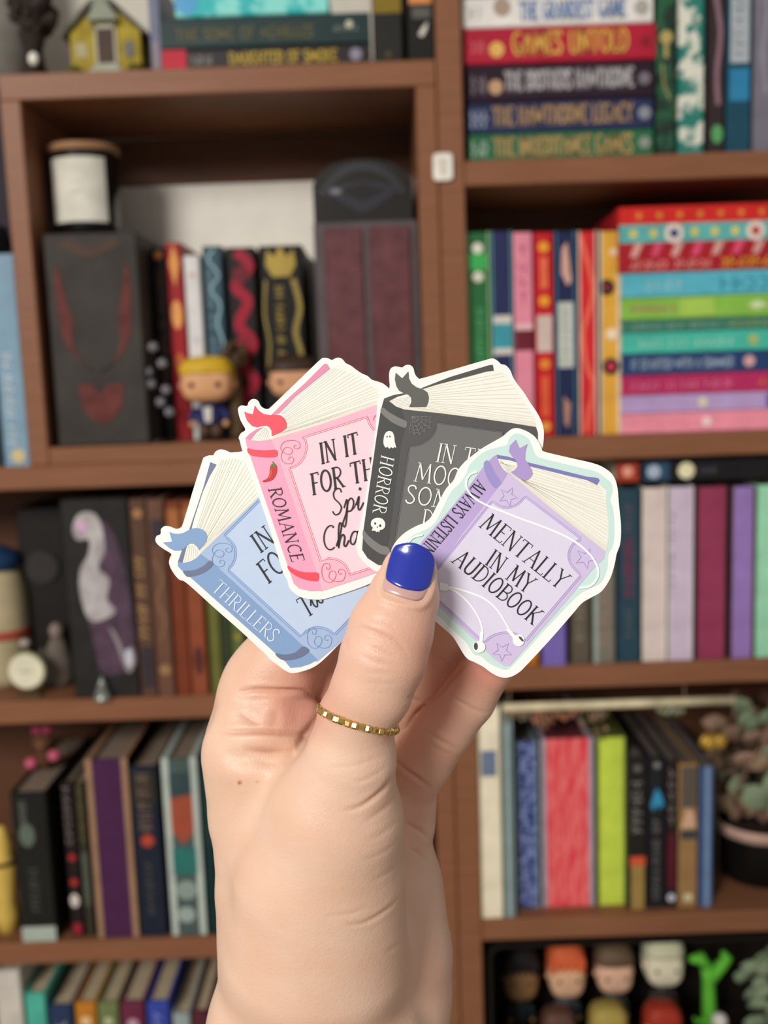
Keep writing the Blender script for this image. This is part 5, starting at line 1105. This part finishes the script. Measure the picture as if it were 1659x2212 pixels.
def seg_dist(P, line, taper=False):
    best = np.full(len(P), 1e9); par = np.zeros(len(P)); s = 0.0
    line = spl(line, 5); tot = sum(math.dist(p, q) for p, q in zip(line[:-1], line[1:]))
    for (a, b) in zip(line[:-1], line[1:]):
        a = np.array(a, float); b = np.array(b, float); d = b - a
        t = np.clip(((P - a) @ d) / (d @ d), 0, 1); q = np.linalg.norm(P - a - t[:, None] * d, axis=1); l = np.linalg.norm(d)
        m = q < best; best = np.where(m, q, best); par = np.where(m, (s + t * l) / tot, par); s += l
    return (best, np.sin(np.pi * np.clip(par, 0.0, 1)) ** .8) if taper else best
# skin creases: (line in photo pixels, half width px, depth mm, nearest z, farthest z)
Z1m = lambda L: [(640 + x / 4.809, 1160 + y / 4.807) for x, y in L]
Z2m = lambda L: [(420 + x / 3.456, 1400 + y / 3.456) for x, y in L]
Z3m = lambda L: [(820 + x / 3.95, 1340 + y / 3.95) for x, y in L]
CR = [
 (Z1m([(600, 940), (680, 935), (780, 975), (900, 1020), (1050, 1095), (1170, 1230)]), 4.5, .55),
 (Z1m([(690, 1110), (800, 1150), (930, 1200), (1060, 1250)]), 4, .35),
 (Z1m([(640, 1200), (760, 1270), (900, 1310), (1080, 1350)]), 6, .3),
 (Z1m([(560, 1010), (520, 1100), (560, 1200)]), 5, .2),
 (Z1m([(700, 840), (860, 870), (1050, 930)]), 6, .2),
 (Z1m([(700, 1400), (900, 1410), (1100, 1400)]), 5, .12), (Z1m([(640, 1500), (900, 1520), (1080, 1510)]), 5, .1),
 (Z2m([(320, 330), (450, 312), (620, 318), (820, 326), (900, 380)]), 5, 1.5),
 (Z2m([(190, 630), (330, 628), (500, 625), (660, 632), (900, 640)]), 5.5, 1.3),
 (Z2m([(330, 470), (420, 540), (500, 590)]), 8, .5), (Z2m([(590, 440), (600, 520), (560, 600)]), 12, .5),
 (Z2m([(350, 745), (560, 770), (760, 750)]), 11, .9), (Z2m([(440, 850), (560, 870), (640, 850)]), 7, .3),
 (Z2m([(1100, 1215), (1240, 1180), (1360, 1100), (1440, 1020), (1485, 930)]), 5, .7),
 (Z2m([(1150, 1010), (1300, 970), (1440, 880)]), 5, .22), (Z2m([(950, 890), (1150, 880), (1330, 830), (1450, 780)]), 5, .15),
 (Z2m([(1260, 1300), (1400, 1210), (1510, 1110)]), 6, .3), (Z2m([(1280, 1440), (1420, 1370), (1540, 1270)]), 6, .22),
 ([(745, 1998), (790, 1992), (840, 1962), (865, 1935)], 4.5, .5), ([(700, 1978), (760, 1972), (800, 1955)], 4.5, .22),
 ([(800, 1905), (840, 1885), (872, 1860)], 5, .2), ([(830, 2060), (870, 2035)], 5, .2), ([(780, 1860), (830, 1840), (868, 1810)], 5, .18),
 (Z3m([(590, 600), (650, 665), (740, 720), (840, 770), (950, 790)]), 4, .5),
 (Z3m([(390, 930), (500, 1010), (600, 1065), (680, 1110)]), 4.5, .55), (Z3m([(430, 1060), (540, 1120), (620, 1140)]), 4, .25),
 (Z3m([(470, 290), (560, 350), (640, 390)]), 4.5, .45), (Z3m([(240, 650), (310, 680), (370, 710)]), 4.5, .5),
 (Z3m([(130, 1180), (220, 1270), (330, 1350), (450, 1440)]), 4.5, .8),
 (Z3m([(215, 1720), (290, 1760), (360, 1800), (415, 1860)]), 4.5, .7), (Z3m([(235, 1930), (330, 1985), (400, 2060)]), 4, .35),
]
CR += [([(470, 1628), (560, 1640), (640, 1622)], 22, 1.5), ([(692, 1540), (655, 1600), (610, 1655)], 10, 1.0)]
CR.insert(0, ([(1012, 1428), (975, 1464), (943, 1504), (897, 1545), (868, 1600), (856, 1625)], 4.5, 1.2))
RIDGE = [([(838, 1195), (828, 1225), (818, 1262), (824, 1290), (850, 1302), (880, 1310), (910, 1309), (928, 1290), (942, 1250), (946, 1215)], 8, .55)]
disp = np.zeros(len(HV)); facing = np.clip(NR[:, 2] * 1.6, 0, 1)
for L, w, dmm in CR:
    q, tp = seg_dist(PXY, L, True)
    if dmm < .75: dmm *= .8
    dmm = dmm * tp
    disp -= dmm * .0009 * np.exp(-(q / w) ** 2) * facing
    disp += dmm * .00016 * np.exp(-((q - w * 2.2) / (w * 1.3)) ** 2) * facing
for L, w, dmm in RIDGE: disp += dmm * .001 * np.exp(-(seg_dist(PXY, L) / w) ** 2) * facing
# seat of the thumb nail: pressed slightly below the nail folds
nailpoly_c = np.array([884., 1238.])
HV2 = HV + NR * disp[:, None]
me.vertices.foreach_set('co', HV2.ravel())
# skin tints: rosy fingertips and knuckles, a mole, yellower wrist, shade painted along creases
tint = np.zeros((len(HV), 4)); tint[:, 3] = 1
def blob(c, r): return np.exp(-(((PXY - np.array(c)) / np.array(r)) ** 2).sum(1))
rosy = .95 * blob((1060, 1440), (62, 60)) + .35 * blob((960, 1600), (110, 150)) + .45 * blob((950, 1450), (60, 110)) + .5 * blob((900, 1760), (38, 110)) * (HV[:, 2] < -.262)
rosy += .55 * blob((640, 1545), (90, 48)) + .3 * blob((830, 1370), (90, 80)) + .3 * blob((920, 1300), (40, 80)) + .35 * blob((680, 1480), (60, 80)) + .3 * blob((640, 1450), (120, 60)) + .22 * blob((930, 2080), (50, 160))
mole = np.maximum(np.exp(-(np.linalg.norm(PXY - np.array([518, 1690]), axis=1) / 4.5) ** 4), .35 * np.exp(-(np.linalg.norm(PXY - np.array([556, 1688]), axis=1) / 4) ** 4))
crm = np.zeros(len(HV))  # creases and finger gap darkened: their shade put into the skin colour
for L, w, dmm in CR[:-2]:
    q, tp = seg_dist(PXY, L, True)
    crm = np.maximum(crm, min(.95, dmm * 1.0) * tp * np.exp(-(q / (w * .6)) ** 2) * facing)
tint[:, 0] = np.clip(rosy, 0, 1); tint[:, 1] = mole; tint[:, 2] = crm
at = me.color_attributes.new('skin_tint', 'FLOAT_COLOR', 'POINT'); at.data.foreach_set('color', tint.ravel())
me.polygons.foreach_set('use_smooth', [True] * len(me.polygons))
me.update()
def skin_material():
    m = bpy.data.materials.new('skin'); m.use_nodes = True
    nt = m.node_tree; N = nt.nodes; L = nt.links; b = N['Principled BSDF']
    b.inputs['Roughness'].default_value = .44; b.inputs['Specular IOR Level'].default_value = .4
    b.inputs['Subsurface Weight'].default_value = .35; b.inputs['Subsurface Radius'].default_value = (1.0, .35, .2); b.inputs['Subsurface Scale'].default_value = .0035
    at = N.new('ShaderNodeAttribute'); at.attribute_name = 'skin_tint'
    sp = N.new('ShaderNodeSeparateColor'); L.new(at.outputs['Color'], sp.inputs[0])
    tc = N.new('ShaderNodeTexCoord'); nz = N.new('ShaderNodeTexNoise'); nz.inputs['Scale'].default_value = 55; nz.inputs['Detail'].default_value = 4
    L.new(tc.outputs['Object'], nz.inputs['Vector'])
    def mix(a, fac, c, t='MIX'):
        x = N.new('ShaderNodeMix'); x.data_type = 'RGBA'; x.blend_type = t
        if isinstance(a, tuple): x.inputs[6].default_value = a
        else: L.new(a, x.inputs[6])
        L.new(fac, x.inputs[0]) if not isinstance(fac, float) else setattr(x.inputs[0], 'default_value', fac)
        x.inputs[7].default_value = c; return x.outputs[2]
    mr = N.new('ShaderNodeMapRange'); L.new(nz.outputs['Fac'], mr.inputs[0]); mr.inputs[1].default_value = .35; mr.inputs[2].default_value = .7
    c = mix(SK1, mr.outputs[0], SK2)
    c = mix(c, sp.outputs[0], SKR)
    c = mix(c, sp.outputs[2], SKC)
    c = mix(c, sp.outputs[1], (.42, .16, .08, 1))
    L.new(c, b.inputs['Base Color'])
    vo = N.new('ShaderNodeTexVoronoi'); vo.inputs['Scale'].default_value = 1500; vo.feature = 'DISTANCE_TO_EDGE'
    mp = N.new('ShaderNodeMapping'); mp.inputs['Scale'].default_value = (1, .7, 1); L.new(tc.outputs['Object'], mp.inputs[0]); L.new(mp.outputs[0], vo.inputs['Vector'])
    n2 = N.new('ShaderNodeTexNoise'); n2.inputs['Scale'].default_value = 900; L.new(tc.outputs['Object'], n2.inputs['Vector'])
    ad = N.new('ShaderNodeMath'); ad.operation = 'ADD'; L.new(vo.outputs['Distance'], ad.inputs[0]); L.new(n2.outputs['Fac'], ad.inputs[1])
    bm = N.new('ShaderNodeBump'); bm.inputs['Strength'].default_value = .5; bm.inputs['Distance'].default_value = .00014
    L.new(ad.outputs[0], bm.inputs['Height']); L.new(bm.outputs[0], b.inputs['Normal'])
    return m
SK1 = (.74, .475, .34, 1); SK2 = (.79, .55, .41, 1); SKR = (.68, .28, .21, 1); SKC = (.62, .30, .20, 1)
me.materials.append(skin_material())
hand = bpy.data.objects.new('hand', me); COL.objects.link(hand)
piv = Matrix.Translation((cp(684, 2240, .277)))
me.transform(piv.inverted()); hand.matrix_world = CAMM @ piv
hand['label'] = "bare hand with short blue thumbnail pinching four book-shaped stickers"; hand['category'] = 'hand'

# thumb nail: lies on the front of the thumb tip, following its surface
from mathutils.bvhtree import BVHTree
bvh = BVHTree.FromPolygons([tuple(v) for v in HV2], [tuple(f) for f in HF])
def on_skin(px, py, lift):
    d = Vector(((px - CX) / F, -(py - CY) / F, -1.0))
    hit = bvh.ray_cast(Vector((0, 0, 0)), d.normalized())
    if hit[0] is None: return None
    return hit[0] * (1 - lift / .24)
NFIT = []
def nail_shape(name, pts, lift, m, parent, bulge, thick=.0004):
    """patch bounded by pts (photo px), curved like a barrel across the thumb axis"""
    P = [Vector(p) for p in spl(pts, 5, True)]; c = sum(P, Vector((0, 0))) / len(P)
    ax = Vector((math.cos(R_(-75.5)), math.sin(R_(-75.5)))); cr = Vector((-ax.y, ax.x))
    if not NFIT: NFIT.append((c, max(abs((p - c).dot(cr)) for p in P)))
    c0_, half = NFIT[0]
    A_, b_l = [], []
    for p in P:
        for q in (0, .3, .6, .85):
            s = c + (p - c) * q; h = on_skin(s.x, s.y, 0)
            if h is None or abs((s - c0_).dot(cr)) > half * .86: continue
            u = (s - c0_).dot(cr) / half; v = (s - c0_).dot(ax) / half
            if v > .8: continue
            A_.append([1, u * u, v, u, u * v, v * v]); b_l.append(-h.z)
    if len(NFIT) == 1:
        A_ = np.array(A_); b_l = np.array(b_l); co = np.linalg.lstsq(A_, b_l, rcond=None)[0]
        NFIT.append((co, (A_ @ co - b_l).max()))
    co, gap = NFIT[1]
    def pt(p, dz=0):
        u = (p - c0_).dot(cr) / half; v = (p - c0_).dot(ax) / half; vv = min(v, .8)
        dep = float(np.dot([1, u * u, vv, u, u * vv, vv * vv], co)) - gap * .6 - lift + dz
        return tuple(cp(p.x, p.y, dep))
    rings = [0.0, .25, .5, .7, .85, .95, 1.0]; n = len(P); vs = [pt(c)]; fs = []
    for k, q in enumerate(rings[1:]):
        edge = thick * .5 if q == 1.0 else 0
        vs += [pt(c + (p - c) * q, edge) for p in P]
    vs += [pt(c + (p - c) * 1.0, thick * 2.2) for p in P]
    for i in range(n): fs.append((0, 1 + (i + 1) % n, 1 + i))
    for k in range(len(rings) - 1):
        for i in range(n):
            j = (i + 1) % n; fs.append((1 + k * n + i, 1 + k * n + j, 1 + (k + 1) * n + j, 1 + (k + 1) * n + i))
    mb = MB().add(vs, fs); o = mb.build(name, m, None, True)
    o.data.transform(piv.inverted()); o.parent = parent; return o
NB = mat('cba29c', .3, kind='nail', coat=.4, amt=.05)
nail = nail_shape('fingernail', [(862, 1186), (880, 1182), (903, 1184), (925, 1194), (937, 1210), (934, 1240), (927, 1268), (916, 1290), (900, 1297), (875, 1292), (850, 1284), (829, 1276), (826, 1262), (834, 1240), (841, 1212), (848, 1192)], .0003, NB, hand, .0034)
nail['label'] = 'thumb nail with bare pinkish strip at its base'
POL = mat('1d2fa0', .26, kind='nail_polish', coat=.6, amt=.0)
pol = nail_shape('nail_polish', [(860, 1176), (885, 1172), (905, 1176), (928, 1190), (939, 1208), (938, 1232), (930, 1262), (921, 1272), (908, 1277), (885, 1275), (860, 1268), (838, 1255), (833, 1244), (837, 1220), (845, 1194), (851, 1182)], .0006, POL, hand, .0040, .0005)
pol['label'] = 'glossy royal blue nail polish'

# gold ring of small faceted beads round the thumb base
GOLD = mat('e2c27c', .2, 1.0, kind='gold', amt=.1)
c0 = Vector(cp(773, 1552, .2428)); a_ = (Vector(cp(853, 1575, .2428)) - Vector(cp(692, 1530, .2428))); RA = a_.length / 2 * 1.02; ex = a_.normalized()
axd = (Vector(cp(800, 1490, .2404)) - c0).normalized(); axd = (axd - ex * axd.dot(ex)).normalized()
tilt = Matrix.Rotation(R_(-17), 3, ex); axd = tilt @ axd
ez = ex.cross(axd).normalized()
if ez.z < 0: ez = -ez
RB = 80 * .2428 / F / 1.24 + .0012
rm = CAMM @ Matrix.Translation(c0)
rt = thing('ring', 'thin gold ring of small faceted beads round the thumb', 'ring', matrix=rm)
nb = 46; pts = [tuple(ex * (RA * math.cos(2 * math.pi * k / 96)) + ez * (RB * math.sin(2 * math.pi * k / 96))) for k in range(97)]
MB().tube(pts, .00030, 6).build('band', GOLD, rt, True)
bead_me = None
per = [0.0]
for k in range(720):
    a0, a1 = 2 * math.pi * k / 720, 2 * math.pi * (k + 1) / 720
    per.append(per[-1] + math.hypot(RA * (math.cos(a1) - math.cos(a0)), RB * (math.sin(a1) - math.sin(a0))))
g_ = np.random.default_rng(5)
nb = int(per[-1] / .00158)
for k in range(nb):
    s_ = per[-1] * k / nb; i = int(np.searchsorted(per, s_)); a = 2 * math.pi * i / 720
    p = ex * (RA * math.cos(a)) + ez * (RB * math.sin(a))
    if bead_me is None:
        mb = MB(); r = .00092; q = r * .52
        vs = [(x * u, y * v, z * w_) for (u, v, w_) in ((r, q, q), (q, r, q), (q, q, r)) for x in (-1, 1) for y in (-1, 1) for z in (-1, 1)]
        import bmesh
        bm = bmesh.new(); [bm.verts.new(v) for v in vs]; bmesh.ops.convex_hull(bm, input=bm.verts); bmesh.ops.dissolve_limit(bm, angle_limit=.02, verts=bm.verts, edges=bm.edges)
        bead_me = bpy.data.meshes.new('bead'); bm.to_mesh(bead_me); bm.free(); bead_me.materials.append(GOLD)
    o = bpy.data.objects.new('bead', bead_me); COL.objects.link(o); o.parent = rt
    tg = (ex * (-RA * math.sin(a)) + ez * (RB * math.cos(a))).normalized(); nn = tg.cross(axd).normalized()
    R3 = Matrix((tg, axd, nn)).transposed().to_4x4() @ Matrix.Rotation(g_.uniform(-.25, .25), 4, 'X') @ Matrix.Rotation(g_.uniform(-.3, .3), 4, 'Y')
    o.matrix_local = Matrix.Translation(p) @ R3
